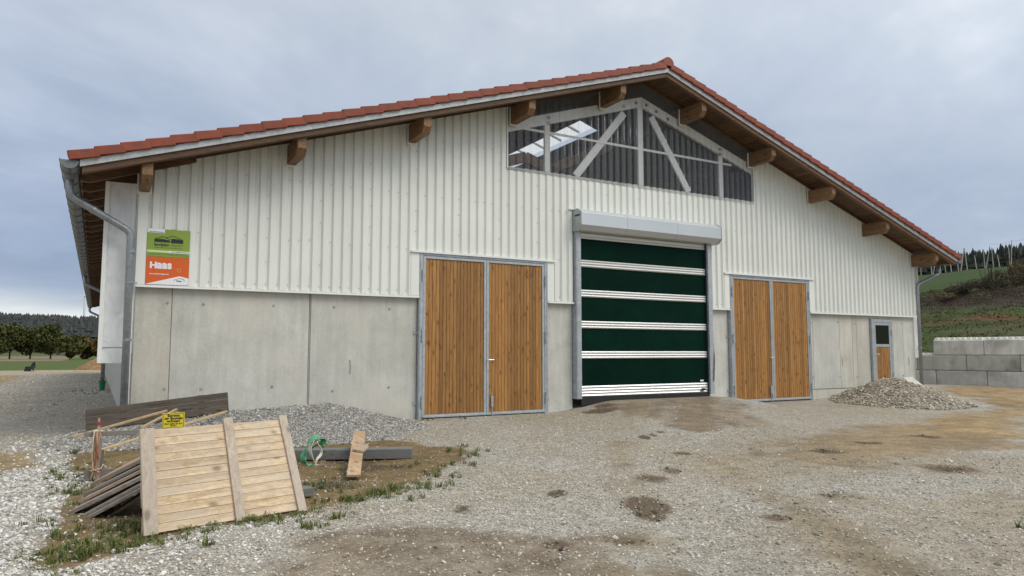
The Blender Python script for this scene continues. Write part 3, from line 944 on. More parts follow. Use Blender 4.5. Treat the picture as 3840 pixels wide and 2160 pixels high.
for side in (-1, 1):
    for i in range(NT):
        da = (XR + EX + 0.10) - i * TP * CS
        db = max(0.0, da - TP * CS)
        xa, xb = XR + side * da, XR + side * db
        ysk = [(YF + 0.27, L + 0.6)]
        if db < SKW + 0.1: ysk = [(YF + 0.27, 3.1)]
        for y0, y1 in ysk:
            n_ = max(1, int((y1 - y0) / 0.3))
            for j in range(n_):
                ya = y0 + (y1 - y0) * j / n_; yb = y0 + (y1 - y0) * (j + 1) / n_; ym = (ya + yb) / 2
                tf.add([(xa, ya, zr(xa, 8.49) + 0.13), (xa, ym, zr(xa, 8.49) + 0.165), (xa, yb, zr(xa, 8.49) + 0.13),
                        (xb, ya, zr(xb, 8.49) + 0.09), (xb, ym, zr(xb, 8.49) + 0.125), (xb, yb, zr(xb, 8.49) + 0.09)],
                       [(0, 1, 4, 3), (1, 2, 5, 4)])
tag(tf.build('tile_field', M['tile'], roof, fixn=False), kind='stuff')
rc = MB()
arc = [(0.17 * math.cos(t), 0.17 * math.sin(t)) for t in np.linspace(-0.35, math.pi + 0.35, 12)]
rc.prism(arc, YF - 0.06, YF + 0.38, lambda a, b_, c: (XR + a, c, 8.575 + b_))
rc.build('ridge_cap', M['tile'], roof, bevel=0.008)
for i in range(8):
    rc = MB().prism(arc, 0, 0.40, lambda a, b_, c: (XR + a * 0.95, YF + 0.38 + i * 0.36 + c, 8.57 + b_ * 0.95 + 0.01 * (c < 0.1)))
    rc.build('ridge_cap', M['tile'], roof)

# --- gutters and downpipes
def gutter(xc, zc_, y0, y1, sgn, nm='gutter'):
    g_ = MB()
    r_ = 0.135
    n_ = 9
    ring = [(r_ * math.cos(math.pi + math.pi * k / n_), r_ * math.sin(math.pi + math.pi * k / n_)) for k in range(n_ + 1)]
    for k in range(n_):
        for rr_ in (1.0, 0.95):
            a, c = ring[k], ring[k + 1]
            g_.add([(xc + a[0] * rr_, y0, zc_ + a[1] * rr_), (xc + c[0] * rr_, y0, zc_ + c[1] * rr_), (xc + c[0] * rr_, y1, zc_ + c[1] * rr_), (xc + a[0] * rr_, y1, zc_ + a[1] * rr_)], [(0, 1, 2, 3)])
    g_.prism(ring, y0 - 0.004, y0 + 0.004, lambda a, b_, c: (xc + a, c, zc_ + b_))
    g_.tube([(xc + sgn * r_, y0, zc_ + 0.004), (xc + sgn * r_, y1, zc_ + 0.004)], 0.013, 6)
    o = g_.build(nm, M['galv_dark'], barn, fixn=False)
    return o


gl_ = gutter(-1.055, 4.435, YF + 0.0, L + 0.4, -1)
for yy in np.arange(-0.55, L, 0.86):        # gutter brackets
    k = MB()
    pts = [(-1.055 + 0.141 * math.cos(t), yy, 4.435 + 0.141 * math.sin(t)) for t in np.linspace(math.pi, 2 * math.pi, 9)]
    k.tube(pts, 0.011, 5)
    k.build('gutter_bracket', M['galv_dark'], gl_)
gr_ = gutter(W + 1.055, 4.435, YF + 0.0, L + 0.4, 1)


def pipe(pts, r_, nm='downpipe', coll=()):
    # rounded path through the points
    P_ = [Vector(p) for p in pts]
    path = [P_[0]]
    for a, b_, c in zip(P_[:-2], P_[1:-1], P_[2:]):
        d0 = (a - b_).normalized() * min(0.11, (a - b_).length * 0.45)
        d1_ = (c - b_).normalized() * min(0.11, (c - b_).length * 0.45)
        for t in np.linspace(0, 1, 6):
            path.append((b_ + d0) * (1 - t) ** 2 + b_ * 2 * t * (1 - t) + (b_ + d1_) * t ** 2)
    path.append(P_[-1])
    o = MB().tube(path, r_, 14).build(nm, M['galv_pipe'], barn, smooth=True)
    for p, q_ in coll:
        p, q_ = Vector(p), Vector(q_)
        MB().tube([p, q_], r_ + 0.008, 14).build('pipe_collar', M['galv_pipe'], o, smooth=False)
    return o


dp = pipe([(-1.06, -0.40, 4.31), (-1.06, -0.38, 3.98), (-0.115, -0.13, 3.47), (-0.095, -0.13, -0.2)], 0.062,
          coll=(((-0.095, -0.13, 3.10), (-0.095, -0.13, 3.16)), ((-0.095, -0.13, 2.56), (-0.095, -0.13, 2.60)), ((-0.095, -0.13, 1.56), (-0.095, -0.13, 1.60)), ((-0.72, -0.29, 3.797), (-0.68, -0.28, 3.775))))
MB().tube([(-1.06, -0.40, 4.33), (-1.06, -0.40, 4.24)], [0.10, 0.068], 14).build('outlet', M['galv_dark'], dp)
for z in (2.58, 1.58):
    MB().box(-0.06, 0.02, -0.14, -0.12, z - 0.012, z + 0.012).build('pipe_clip', M['galv'], dp)
pipe([(-1.06, 18.0, 4.31), (-1.06, 18.0, 4.0), (-0.38, 18.0, 3.68), (-0.30, 18.0, 3.5), (-0.30, 18.0, 0.0)], 0.07)
MB().tube([(-0.30, 18.0, 0.26), (-0.30, 18.0, 0.24), (-0.30, 18.0, 0.02), (-0.30, 18.0, -0.2)], [0.125, 0.125, 0.095, 0.09], 12).build('green_socket', M['green_plastic'], barn)
pipe([(-1.06, 40.5, 4.31), (-1.06, 40.5, 4.0), (-0.5, 40.3, 3.72), (-0.1, 40.2, 3.5), (-0.1, 40.2, 0.0)], 0.07)
MB().box(-0.75, -0.45, 38.0, 38.3, 2.4, 3.4).build('junction_box', M['galv_dark'], barn)
dp2 = pipe([(W + 1.055, -0.30, 4.31), (W + 1.06, -0.28, 4.02), (W + 0.09, -0.10, 3.62), (W + 0.075, -0.10, -0.1)], 0.058,
           coll=(((W + 0.075, -0.10, 3.3), (W + 0.075, -0.10, 3.36)), ((W + 0.075, -0.10, 2.7), (W + 0.075, -0.10, 2.74)), ((W + 0.075, -0.10, 1.5), (W + 0.075, -0.10, 1.54))))

# --- end panels of the eaves curtains, side walls, back wall
def curtain(x0, x1, z0, z1, nm):
    n_, k_ = 10, 36
    c_ = MB()
    g0 = []
    for j in range(k_ + 1):
        for i in range(n_ + 1):
            uu, ww = i / n_, j / k_
            xx = x0 + (x1 - x0) * uu; z_ = z0 + (z1 - z0) * ww
            fan = math.exp(-((ww - 0.90) / 0.10) ** 2) * math.sin((ww * 60 + uu * 7) * 1.0) * 0.012 * uu
            yy = 0.10 + 0.012 * math.sin(ww * 19 + uu * 4 + 1.3 * math.sin(ww * 7)) * math.sin(math.pi * uu) + fan
            g0.append((xx, yy, z_))
    fs = [(j * (n_ + 1) + i, j * (n_ + 1) + i + 1, (j + 1) * (n_ + 1) + i + 1, (j + 1) * (n_ + 1) + i) for j in range(k_) for i in range(n_)]
    c_.add(g0, fs)
    o = c_.build(nm, M['tarp'], barn, smooth=True, fixn=False)
    for xx in (x0, x1):
        MB().box(xx - 0.035, xx + 0.035, 0.075, 0.12, z0, z1).build('edge_strip', M['trim_white'], o, bevel=0.004)
    MB().box(x0 - 0.03, x1 + 0.03, 0.085, 0.092, z0 + 0.27, z0 + 0.278).build('tension_cord', M['rail'], o)
    return o


curtain(-0.50, -0.075, 1.18, 4.38, 'eaves_curtain')
curtain(W + 0.10, W + 0.42, 1.18, 4.38, 'eaves_curtain')
MB().box(-0.035, -0.02, 0.05, 0.13, 0.0, 4.30).box(-0.062, -0.045, 0.05, 0.1, 0.2, 4.35).build('guide_rail', M['trim_white'], barn)
MB().box(0.0, 0.15, 0.27, L, -0.5, 1.35).build('side_wall', M['conc'], barn)
MB().box(0.02, 0.10, 0.27, L, 1.35, zr(0, 8.3) - 0.02).build('side_cladding', M['clad'], barn)
MB().box(W - 0.15, W, 0.27, L, -0.5, 1.35).build('side_wall', M['conc'], barn)
MB().box(W - 0.10, W - 0.02, 0.27, L, 1.35, zr(0, 8.3) - 0.02).build('side_cladding', M['clad'], barn)
MB().prism([(0, -0.5), (W, -0.5), (W, zr(W, 8.40)), (XR, 8.40), (0, zr(0, 8.40))], L, L + 0.15, lambda a, b_, c: (a, c, b_)).build('back_wall', M['interior'], barn)
MB().prism([(0.16, 3.6), (W - 0.16, 3.6), (W - 0.16, zr(W, 8.0) - 0.2), (15.8, zr(15.8, 8.0)), (15.8, 5.45), (7.4, 5.45), (7.4, zr(7.4, 8.0)), (0.16, zr(0, 8.0) - 0.2)], 0.12, 0.16,
           lambda a, b_, c: (a, c, b_)).build('inner_lining', M['interior'], barn)

# --- double doors of larch boards in galvanised frames
def plank_mesh(w_, h_):
    return MB().box(-w_ / 2, w_ / 2, 0, 0.022, 0, h_).mesh('plank', M['larch'], (0, 0, 0), bevel=0.005)


def double_door(x0, x1, zb, zt, lead, nbd):
    fr = MB()
    jw = 0.085
    fr.box(x0, x0 + jw, -0.075, 0.06, zb - 0.12, zt).box(x1 - jw, x1, -0.075, 0.06, zb - 0.12, zt).box(x0 + jw, x1 - jw, -0.075, 0.06, zt - 0.06, zt)
    fr.box(x0 + 0.012, x0 + 0.035, -0.083, -0.075, zb - 0.1, zt - 0.01).box(x1 - 0.035, x1 - 0.012, -0.083, -0.075, zb - 0.1, zt - 0.01)
    frame = fr.build('door_frame', M['galv'], barn, bevel=0.004)
    xm = (x0 + x1) / 2
    for side, a, c in ((-1, x0 + jw + 0.006, xm - 0.004), (1, xm + 0.004, x1 - jw - 0.006)):
        z0, z1 = zb + 0.0, zt - 0.068
        st = 0.058
        lf_ = MB().box(a, a + st, -0.07, -0.02, z0, z1).box(c - st, c, -0.07, -0.02, z0, z1).box(a + st, c - st, -0.07, -0.02, z1 - st, z1).box(a + st, c - st, -0.07, -0.02, z0, z0 + 0.05)
        lf_.box(a, c, -0.085, -0.07, z0 - 0.01, z0 + 0.03)
        lf_.box(a + 0.03, c - 0.03, -0.026, -0.018, z0 + 0.02, z1 - 0.02)
        leaf = lf_.build('door_leaf', M['galv'], barn, bevel=0.003)
        bw = (c - a - 2 * st) / nbd
        pm = plank_mesh(bw - 0.005, z1 - z0 - st - 0.05 - 0.004)
        for i in range(nbd):
            inst('plank', pm, leaf, (a + st + (i + 0.5) * bw, -0.050 + rnd.uniform(-.002, .002), z0 + 0.052))
        # hinges
        hx = a - 0.02 if side < 0 else c + 0.02
        for z in (z0 + 0.32, z0 + 1.72, z1 - 0.42):
            MB().tube([(hx, -0.095, z - 0.13), (hx, -0.095, z + 0.13)], 0.016, 8).box(hx - 0.03, hx + 0.03, -0.09, -0.07, z - 0.03, z + 0.03).build('hinge', M['galv'], leaf)
        if side == lead:
            xh = (a + 0.03) if lead > 0 else (c - 0.03)
            MB().box(xh - 0.02, xh + 0.02, -0.078, -0.07, 0.98 + zb, 1.24 + zb).tube([(xh, -0.07, 1.20 + zb), (xh, -0.125, 1.20 + zb)], 0.011, 8) \
                .tube([(xh, -0.12, 1.20 + zb), (xh + 0.13 * lead, -0.122, 1.20 + zb)], 0.012, 8).build('handle', M['alu'], leaf)
            xb_ = xh + 0.10 * (1 if lead > 0 else -1)
            MB().tube([(xb_, -0.095, zb - 0.07), (xb_, -0.095, zb + 0.45)], 0.009, 8).box(xb_ - 0.025, xb_ + 0.025, -0.105, -0.072, zb + 0.18, zb + 0.40) \
                .tube([(xb_, -0.095, zb + 0.45), (xb_ - 0.04, -0.11, zb + 0.47)], 0.009, 6).build('floor_bolt', M['galv'], leaf)
    for z in (zb + 0.30, zb + 1.78):            # fixing lugs on the concrete
        MB().box(x0 - 0.085, x0 + 0.004, 0.014, 0.026, z - 0.035, z + 0.035).build('fixing_lug', M['galv'], frame)
        MB().box(x1 - 0.004, x1 + 0.085, 0.014, 0.026, z - 0.035, z + 0.035).build('fixing_lug', M['galv'], frame)
    MB().box(x0 + 0.05, x1 - 0.05, 0.0, 0.22, zb - 0.4, zb - 0.03).build('threshold', M['conc_warm'], frame)


double_door(5.357, 8.592, 0.0, 3.5, 1, 17)
double_door(14.548, 17.862, 0.013, 3.528, -1, 17)

# --- roll door
XL, XRt, ZB, ZT = 9.354, 13.80, 0.262, 4.36
rd = MB().box(XL, XL + 0.14, -0.16, 0.10, ZB, ZT).box(XRt - 0.14, XRt, -0.16, 0.10, ZB, ZT)
rd.box(XL + 0.02, XL + 0.03, -0.166, -0.16, ZB, ZT).box(XL + 0.13, XRt - 0.13, 0.0, 0.10, ZT - 0.2, ZT - 0.003)
rdoor = rd.build('roll_door', M['galv'], barn, bevel=0.004)
MB().box(XL + 0.14, XL + 0.17, -0.10, 0.0, ZB, ZT).box(XRt - 0.17, XRt - 0.14, -0.10, 0.0, ZB, ZT).box(XL + 0.16, XRt - 0.16, -0.10, 0.0, ZB - 0.16, ZB + 0.03).build('rubber_seal', M['rubber'], rdoor)
hood = [(0.02, 4.80), (-0.26, 4.80), (-0.42, 4.70), (-0.42, 4.40), (-0.30, 4.28), (0.02, 4.28)]
for a, c in ((XL - 0.02, 10.72), (10.724, 12.36), (12.364, 13.92)):
    MB().prism(hood, a, c, lambda u_, v_, w_: (w_, u_, v_)).build('hood', M['hood'], rdoor, bevel=0.003)
hc = [(p_[0] - 0.012 if p_[0] < 0 else p_[0], p_[1] + (0.012 if p_[1] > 4.6 else -0.012)) for p_ in hood]
for a in (XL - 0.03, 13.92):
    MB().prism(hc, a, a + 0.01, lambda u_, v_, w_: (w_, u_, v_)).build('hood_cap', M['galv'], rdoor)
MB().box(XL - 0.16, XL + 0.06, -0.10, -0.056, 4.80, 4.83).build('hood_flashing', M['trim_white'], rdoor)
MB().box(XL - 0.035, XL - 0.03, -0.36, -0.16, 4.62, 4.66).build('slot', M['black'], rdoor)
bars = [3.515, 2.785, 2.03, 1.30]
edges = [ZT] + bars + [0.56]
for i in range(5):
    zt_, zb_ = edges[i] - (0.10 if i else 0.0), edges[i + 1] + (0.10 if i < 4 else 0.0)
    c_ = MB()
    n_ = 24
    for k in range(n_):
        a = XL + 0.16 + (XRt - XL - 0.32) * k / n_; c = XL + 0.16 + (XRt - XL - 0.32) * (k + 1) / n_
        for j in range(6):
            s0, s1 = zb_ + (zt_ - zb_) * j / 6, zb_ + (zt_ - zb_) * (j + 1) / 6
            q_ = lambda xx, zz_: (xx, -0.05 + 0.004 * math.sin(xx * 2.1 + i) * math.sin((zz_ - zb_) / (zt_ - zb_) * math.pi) + 0.0015 * math.sin(xx * 13 + zz_ * 3), zz_)
            c_.add([q_(a, s0), q_(c, s0), q_(c, s1), q_(a, s1)], [(0, 1, 2, 3)])
    c_.build('fabric_panel', M['green_cloth'], rdoor, smooth=True, fixn=False)


def alubar(zc_, h_, n_):
    a = MB()
    st = h_ / n_
    poly = [(-0.04, zc_ - h_ / 2)]
    for k in range(n_):
        z0 = zc_ - h_ / 2 + k * st
        poly += [(-0.068, z0 + st * 0.08), (-0.088, z0 + st * 0.5), (-0.068, z0 + st * 0.92)]
    poly += [(-0.04, zc_ + h_ / 2)]
    a.prism(poly, XL + 0.165, XRt - 0.165, lambda u_, v_, w_: (w_, u_, v_))
    return a.build('aluminium_bar', M['alu'], rdoor)


for z in bars: alubar(z, 0.185, 3)
alubar(0.43, 0.27, 4)
alubar(4.20, 0.16, 2)
MB().box(13.35, 13.47, -0.094, -0.090, 0.60, 0.64).build('maker_label', M['sign_white'], rdoor)
MB().box(13.38, 13.52, -0.12, -0.09, 0.36, 0.42).build('bottom_handle', M['rubber'], rdoor, bevel=0.01)
MB().tube([(13.86, -0.02, 2.52), (13.84, -0.08, 1.9), (13.80, -0.18, 1.2), (13.76, -0.18, 0.6)], 0.012, 6).build('cable', M['rubber'], rdoor)

# --- small side door with a window
xa, xb, zb, zt = 20.81, 21.90, 0.20, 2.415
sdf = MB().box(xa, xa + 0.10, -0.05, 0.12, zb - 0.2, zt).box(xb - 0.10, xb, -0.05, 0.12, zb - 0.2, zt).box(xa + 0.10, xb - 0.10, -0.05, 0.12, zt - 0.10, zt)
sdf = sdf.build('door_frame', M['galv'], barn, bevel=0.004)
a, c = xa + 0.105, xb - 0.105
sd_ = MB().box(a, a + 0.09, -0.045, 0.0, zb, zt - 0.105).box(c - 0.09, c, -0.045, 0.0, zb, zt - 0.105).box(a + 0.09, c - 0.09, -0.045, 0.0, zt - 0.19, zt - 0.105).box(a + 0.09, c - 0.09, -0.045, 0.0, 1.53, 1.62)
sd_.box(a + 0.09, c - 0.09, -0.045, 0.0, zb, zb + 0.05).box(a + 0.05, c - 0.05, 0.02, 0.03, zb, 1.55)
sdl = sd_.build('side_door', M['galv'], barn, bevel=0.004)
MB().box(a + 0.09, c - 0.09, -0.025, -0.018, 1.62, zt - 0.19).build('glass_pane', M['glass'], sdl)
bw = (c - a - 0.18) / 8
pm = plank_mesh(bw - 0.005, 1.53 - zb - 0.055)
for i in range(8):
    inst('plank', pm, sdl, (a + 0.09 + (i + 0.5) * bw, -0.032, zb + 0.053))
MB().box(a + 0.02, a + 0.06, -0.053, -0.045, 1.12, 1.36).tube([(a + 0.04, -0.05, 1.30), (a + 0.04, -0.10, 1.30), (a + 0.17, -0.10, 1.30)], 0.012, 8).build('handle', M['alu'], sdl)
for z in (0.6, 2.0):
    MB().tube([(xb - 0.09, -0.06, z - 0.09), (xb - 0.09, -0.06, z + 0.09)], 0.016, 8).build('hinge', M['galv'], sdl)

# ------------------------------------------------------------------ signs on the barn
def lettering(parent, txt, size, x, z, y, mt, thick=0.0, align='LEFT', sx=1.0, rz=0.0):
    me_ = text_mesh(txt, size, thick, align, sx)
    me_.materials.clear()
    me_.materials.append(mt)
    o = bpy.data.objects.new('lettering', me_)
    link(o, parent, (x, y, z))
    o.rotation_euler = (R(90), 0, rz)
    return o


def flat(parent, name, pts, y, mt, th=0.002):
    return MB().prism(pts, y - th, y, lambda a, b_, c: (a, c, b_)).build(name, mt, parent)


YS = -0.072
sg = MB().box(0.15, 0.85, YS - 0.006, YS, 3.075, 3.572).build('sign_board', M['sign_green'])
tag(sg, 'green planning office sign with black twin-roof emblem, upper of two on the cladding', 'sign')
y_ = YS - 0.0065
flat(sg, 'white_corner', [(0.151, 3.50), (0.43, 3.50), (0.43, 3.5715), (0.151, 3.5715)], y_, M['sign_white'])
for i, (a, c) in enumerate(((0.18, 0.225), (0.232, 0.285), (0.292, 0.345), (0.352, 0.40), (0.404, 0.418))):
    flat(sg, 'small_print', [(a, 3.512), (c, 3.512), (c, 3.520), (a, 3.520)], y_ - 0.003, M['ink'])
# emblem: two barns, dark bodies with open roof outlines
flat(sg, 'emblem_body', [(0.265, 3.335), (0.52, 3.335), (0.52, 3.375), (0.40, 3.395), (0.33, 3.392), (0.265, 3.392)], y_, M['ink'])
flat(sg, 'emblem_body', [(0.535, 3.328), (0.735, 3.328), (0.735, 3.388), (0.65, 3.405), (0.56, 3.412), (0.535, 3.40)], y_, M['ink'])
for a, c in (((0.265, 3.385), (0.395, 3.437)), ((0.395, 3.437), (0.525, 3.392)), ((0.455, 3.425), (0.57, 3.458)), ((0.57, 3.458), (0.735, 3.392))):
    MB().bar((a[0], y_ - 0.001, a[1]), (c[0], y_ - 0.001, c[1]), 0.002, 0.011, (0, 0, 1)).build('emblem_roofline', M['ink'], sg)
lettering(sg, 'landplan', 0.076, 0.262, 3.268, y_ - 0.001, M['ink'], 0.0022, 'LEFT', 0.98)
lettering(sg, '.bayern', 0.076, 0.527, 3.268, y_ - 0.001, M['ink_grey'], 0.0, 'LEFT', 0.90)
for a, c in ((0.262, 0.37), (0.378, 0.405), (0.413, 0.475), (0.483, 0.53), (0.538, 0.70), (0.70, 0.728)):
    flat(sg, 'small_print', [(a, 3.232), (c, 3.232), (c, 3.240), (a, 3.240)], y_, M['ink_grey'])
flat(sg, 'pale_band', [(0.152, 3.148), (0.50, 3.148), (0.50, 3.187), (0.152, 3.187)], y_, M['sign_pale'])
flat(sg, 'pale_band', [(0.501, 3.148), (0.848, 3.148), (0.848, 3.187), (0.501, 3.187)], y_, M['sign_white'])
lettering(sg, 'www.landplan-bayern.de', 0.030, 0.545, 3.160, y_ - 0.003, M['ink'], 0.0006)
for z in (3.125, 3.104):
    for a in np.arange(0.22 if z > 3.11 else 0.17, 0.80, 0.075):
        flat(sg, 'small_print', [(a, z), (a + 0.062, z), (a + 0.062, z + 0.006), (a, z + 0.006)], y_, M['ink_grey'])
so = MB().box(0.15, 0.85, YS - 0.006, YS, 2.572, 3.070).build('sign_board', M['sign_orange'])
tag(so, 'orange builder sign with white lettering, lower of two on the cladding', 'sign')
lettering(so, 'H', 0.155, 0.205, 2.865, y_ - 0.001, M['sign_white'], 0.007, 'LEFT', 1.05)
lettering(so, 'aas', 0.198, 0.322, 2.865, y_ - 0.001, M['sign_white'], 0.0085, 'LEFT', 0.98)
lettering(so, 'www.haas-fertigbau.de', 0.034, 0.205, 2.752, y_ - 0.001, M['sign_white'], 0.0008)
MB().tube([(0.685 + 0.033 * math.cos(t), y_ - 0.001, 2.845 + 0.033 * math.sin(t)) for t in np.linspace(0, 6.283, 17)], 0.0022, 4).build('seal_ring', M['sign_pale'], so)
flat(so, 'white_gable', [(0.152, 2.573), (0.848, 2.573), (0.848, 2.70), (0.695, 2.735), (0.155, 2.577)], y_, M['sign_white'])
for a, c, mt in (((0.62, 2.64), (0.62, 2.672), 'sign_orange'), ((0.62, 2.672), (0.70, 2.697), 'sign_orange'), ((0.70, 2.697), (0.775, 2.675), 'ink'), ((0.775, 2.675), (0.775, 2.64), 'ink')):
    MB().bar((a[0], y_ - 0.003, a[1]), (c[0], y_ - 0.003, c[1]), 0.002, 0.007, (0.3, 0, 1)).build('emblem_roofline', M[mt], so)
lettering(so, 'Haas', 0.045, 0.645, 2.634, y_ - 0.003, M['ink'], 0.0012)
for o_, zz_ in ((sg, (3.09, 3.555)), (so, (2.59, 3.05))):
    for z in zz_:
        for x in (0.165, 0.835):
            MB().tube([(x, YS - 0.006, z), (x, YS - 0.012, z)], 0.007, 8).build('screw', M['screw'], o_)


# ------------------------------------------------------------------ scattered stones (instances on points)
def stone_tree(name, mt):
    ng = bpy.data.node_groups.new(name, 'GeometryNodeTree')
    ng.interface.new_socket('Geometry', in_out='INPUT', socket_type='NodeSocketGeometry')
    ng.interface.new_socket('Geometry', in_out='OUTPUT', socket_type='NodeSocketGeometry')
    gi = ng.nodes.new('NodeGroupInput'); go = ng.nodes.new('NodeGroupOutput')
    join = ng.nodes.new('GeometryNodeJoinGeometry')
    for i in range(6):
        ico = nd(ng, 'GeometryNodeMeshIcoSphere', {'Radius': 1.0, 'Subdivisions': 1 if i < 5 else 2})
        p_ = nd(ng, 'GeometryNodeInputPosition')
        off = nd(ng, 'ShaderNodeVectorMath', {0: p_.outputs[0], 1: (i * 7.3, i * 3.1, i * 5.7)}, operation='ADD')
        nz = nd(ng, 'ShaderNodeTexNoise', {'Vector': off.outputs[0], 'Scale': 0.9, 'Detail': 1.0})
        cn = nd(ng, 'ShaderNodeVectorMath', {0: nz.outputs['Color'], 1: (0.5, 0.5, 0.5)}, operation='SUBTRACT')
        sc2 = nd(ng, 'ShaderNodeVectorMath', {0: cn.outputs[0], 'Scale': 2.0}, operation='SCALE')
        sp = nd(ng, 'GeometryNodeSetPosition', {'Geometry': ico.outputs[0], 'Offset': sc2.outputs[0]})
        sm = nd(ng, 'GeometryNodeSetMaterial', {'Geometry': sp.outputs[0], 'Material': mt})
        gi2 = nd(ng, 'GeometryNodeGeometryToInstance')
        ng.links.new(sm.outputs[0], gi2.inputs[0])
        ng.links.new(gi2.outputs[0], join.inputs[0])
    ar = nd(ng, 'GeometryNodeInputNamedAttribute', {'Name': 'rot'}, data_type='FLOAT_VECTOR')
    as_ = nd(ng, 'GeometryNodeInputNamedAttribute', {'Name': 'scl'}, data_type='FLOAT_VECTOR')
    ap = nd(ng, 'GeometryNodeInputNamedAttribute', {'Name': 'pick'}, data_type='INT')
    er = nd(ng, 'FunctionNodeEulerToRotation', {0: ar.outputs[0]})
    ip = nd(ng, 'GeometryNodeInstanceOnPoints', {'Pick Instance': True, 'Instance Index': ap.outputs[0], 'Rotation': er.outputs[0], 'Scale': as_.outputs[0]})
    ng.links.new(gi.outputs[0], ip.inputs['Points'])
    ng.links.new(join.outputs[0], ip.inputs['Instance'])
    ng.links.new(ip.outputs[0], go.inputs[0])
    return ng


def stonemat(name, lo, mid, hi):
    m, nt, b = mat(name, mid, 0.9, spec=0.2)
    oi = nd(nt, 'ShaderNodeObjectInfo')
    vec, _ = objvec(nt, False)
    n_ = noise(nt, vec, 1.6, 4.0, 0.65)
    c = ramp(nt, oi.outputs['Random'], [(0.0, lo), (0.5, mid), (1.0, hi)])
    c = mixc(nt, 1.0, c, ramp(nt, n_, [(0.3, 0.78), (0.7, 1.18)]), 'MULTIPLY')
    nt.links.new(c, b.inputs['Base Color'])
    return m


M['stone_grey'] = stonemat('limestone_gravel', (0.25, 0.235, 0.205), (0.47, 0.45, 0.41), (0.72, 0.705, 0.67))
M['stone_mid'] = stonemat('beige_gravel', (0.28, 0.255, 0.21), (0.45, 0.42, 0.365), (0.61, 0.585, 0.53))
M['stone_warm'] = stonemat('warm_gravel', (0.22, 0.19, 0.14), (0.41, 0.36, 0.28), (0.62, 0.57, 0.48))
M['stone_dull'] = stonemat('dusty_gravel', (0.19, 0.165, 0.13), (0.32, 0.285, 0.235), (0.50, 0.47, 0.42))
M['stone_fine'] = stonemat('fine_grey_gravel', (0.20, 0.19, 0.17), (0.35, 0.335, 0.305), (0.54, 0.525, 0.49))
M['clod'] = stonemat('earth_clod', (0.05, 0.037, 0.026), (0.09, 0.068, 0.047), (0.15, 0.12, 0.085))
TREES = {}


def scatter(name, pts, rad, mt, parent=None, label=None, flatten=0.75, seed=1):
    rg = np.random.default_rng(seed)
    n = len(pts)
    me_ = bpy.data.meshes.new(name)
    me_.from_pydata(np.asarray(pts).tolist(), [], [])
    r_ = np.asarray(rad)
    scl = np.stack([r_ * rg.uniform(0.75, 1.3, n), r_ * rg.uniform(0.65, 1.1, n), r_ * flatten * rg.uniform(0.7, 1.15, n)], 1)
    rot = np.stack([rg.uniform(-0.5, 0.5, n), rg.uniform(-0.5, 0.5, n), rg.uniform(0, 6.283, n)], 1)
    for nm, typ, dat in (('scl', 'FLOAT_VECTOR', scl), ('rot', 'FLOAT_VECTOR', rot)):
        a_ = me_.attributes.new(nm, typ, 'POINT')
        a_.data.foreach_set('vector', dat.astype(np.float32).ravel())
    a_ = me_.attributes.new('pick', 'INT', 'POINT')
    a_.data.foreach_set('value', rg.integers(0, 6, n).astype(np.int32))
    o = bpy.data.objects.new(name, me_)
    link(o, parent, WL[parent.name] if parent is not None else (0, 0, 0))
    if parent is not None:
        pv = WL[parent.name]
        for v_ in me_.vertices: v_.co -= pv
    md_ = o.modifiers.new('stones', 'NODES')
    key = mt.name
    if key not in TREES: TREES[key] = stone_tree('stones_' + key, mt)
    md_.node_group = TREES[key]
    tag(o, label, None, None, 'stuff')
    return o


rg = np.random.default_rng(11)


def sample(n, x0, x1, y0, y1, keep):
    x = rg.uniform(x0, x1, n); y = rg.uniform(y0, y1, n)
    k_ = rg.uniform(0, 1, n) < keep(x, y)
    return x[k_], y[k_]


def gmask(x, y):
    soil_, a1, a2, o_, r_, m_, o2, dk_, t_ = masks(x, y)
    g_ = 1 - np.clip(soil_ * 0.97 + a1 * 0.8 + a2 * 0.7 + o_ * 0.9 + r_ * 0.85 + m_ * 0.75 + o2 * 0.9 + dk_ * 1.0 + t_, 0, 0.985)
    return g_


def infront(x, y):       # keep stones to where the yard is open, thinning with distance from the foreground
    d_ = np.hypot(x - CAM.x, y - CAM.y)
    return np.clip((7.2 / np.maximum(d_, 1)) ** 2.2, 0.05, 1)


px_, py_ = sample(400000, -4.5, 11.5, -12.6, 1.0, lambda x, y: gmask(x, y) * infront(x, y) * np.where((x < -0.35) & (y > -8.2), 1.0, 0.55) * np.where((y > -0.1) & (x > -0.3), 0, 1) * (0.25 + 0.75 * (1 - sst(-4.0, 0.5, y))) * (1 - 0.8 * sst(-2.6, -4.2, x)))
d_ = np.hypot(px_ - CAM.x, py_ - CAM.y)
big = np.where((px_ < 0.2 + (py_ + 8) * 0.3) & (py_ > -8.8), 1.25, 1.0)
rad = np.exp(rg.normal(math.log(0.0088), 0.36, len(px_))) * big * np.clip(0.7 + d_ * 0.045, 0.8, 1.7)
rad = np.clip(rad, 0.004, 0.026)
pz_ = terrain(px_, py_) + rad * 0.25
pale = (px_ < 1.0 + (py_ + 8.0) * 0.55 + 0.6 * (fbm(px_, py_, 67, 0.8) - 0.5)) & (py_ > -9.2)
P3 = np.stack([px_, py_, pz_], 1)
scatter('loose_gravel', P3[pale], rad[pale], M['stone_grey'], None, 'pale limestone gravel lying loose round the wood stack on the left', seed=3)
scatter('loose_gravel', P3[~pale], rad[~pale] * 0.78, M['stone_mid'], None, 'grey beige gravel lying over the open yard', seed=6)
tx, ty = sample(9000, -7.5, -0.25, -1.5, 44.0, lambda x, y: (0.35 + 0.65 * (1 - sst(4, 30, y))) * (1 - 0.85 * sst(-3.4, -5.0, x) * (y > 12)))
rad = np.clip(np.exp(rg.normal(math.log(0.016), 0.35, len(tx))) * (1 + ty * 0.02), 0.008, 0.05)
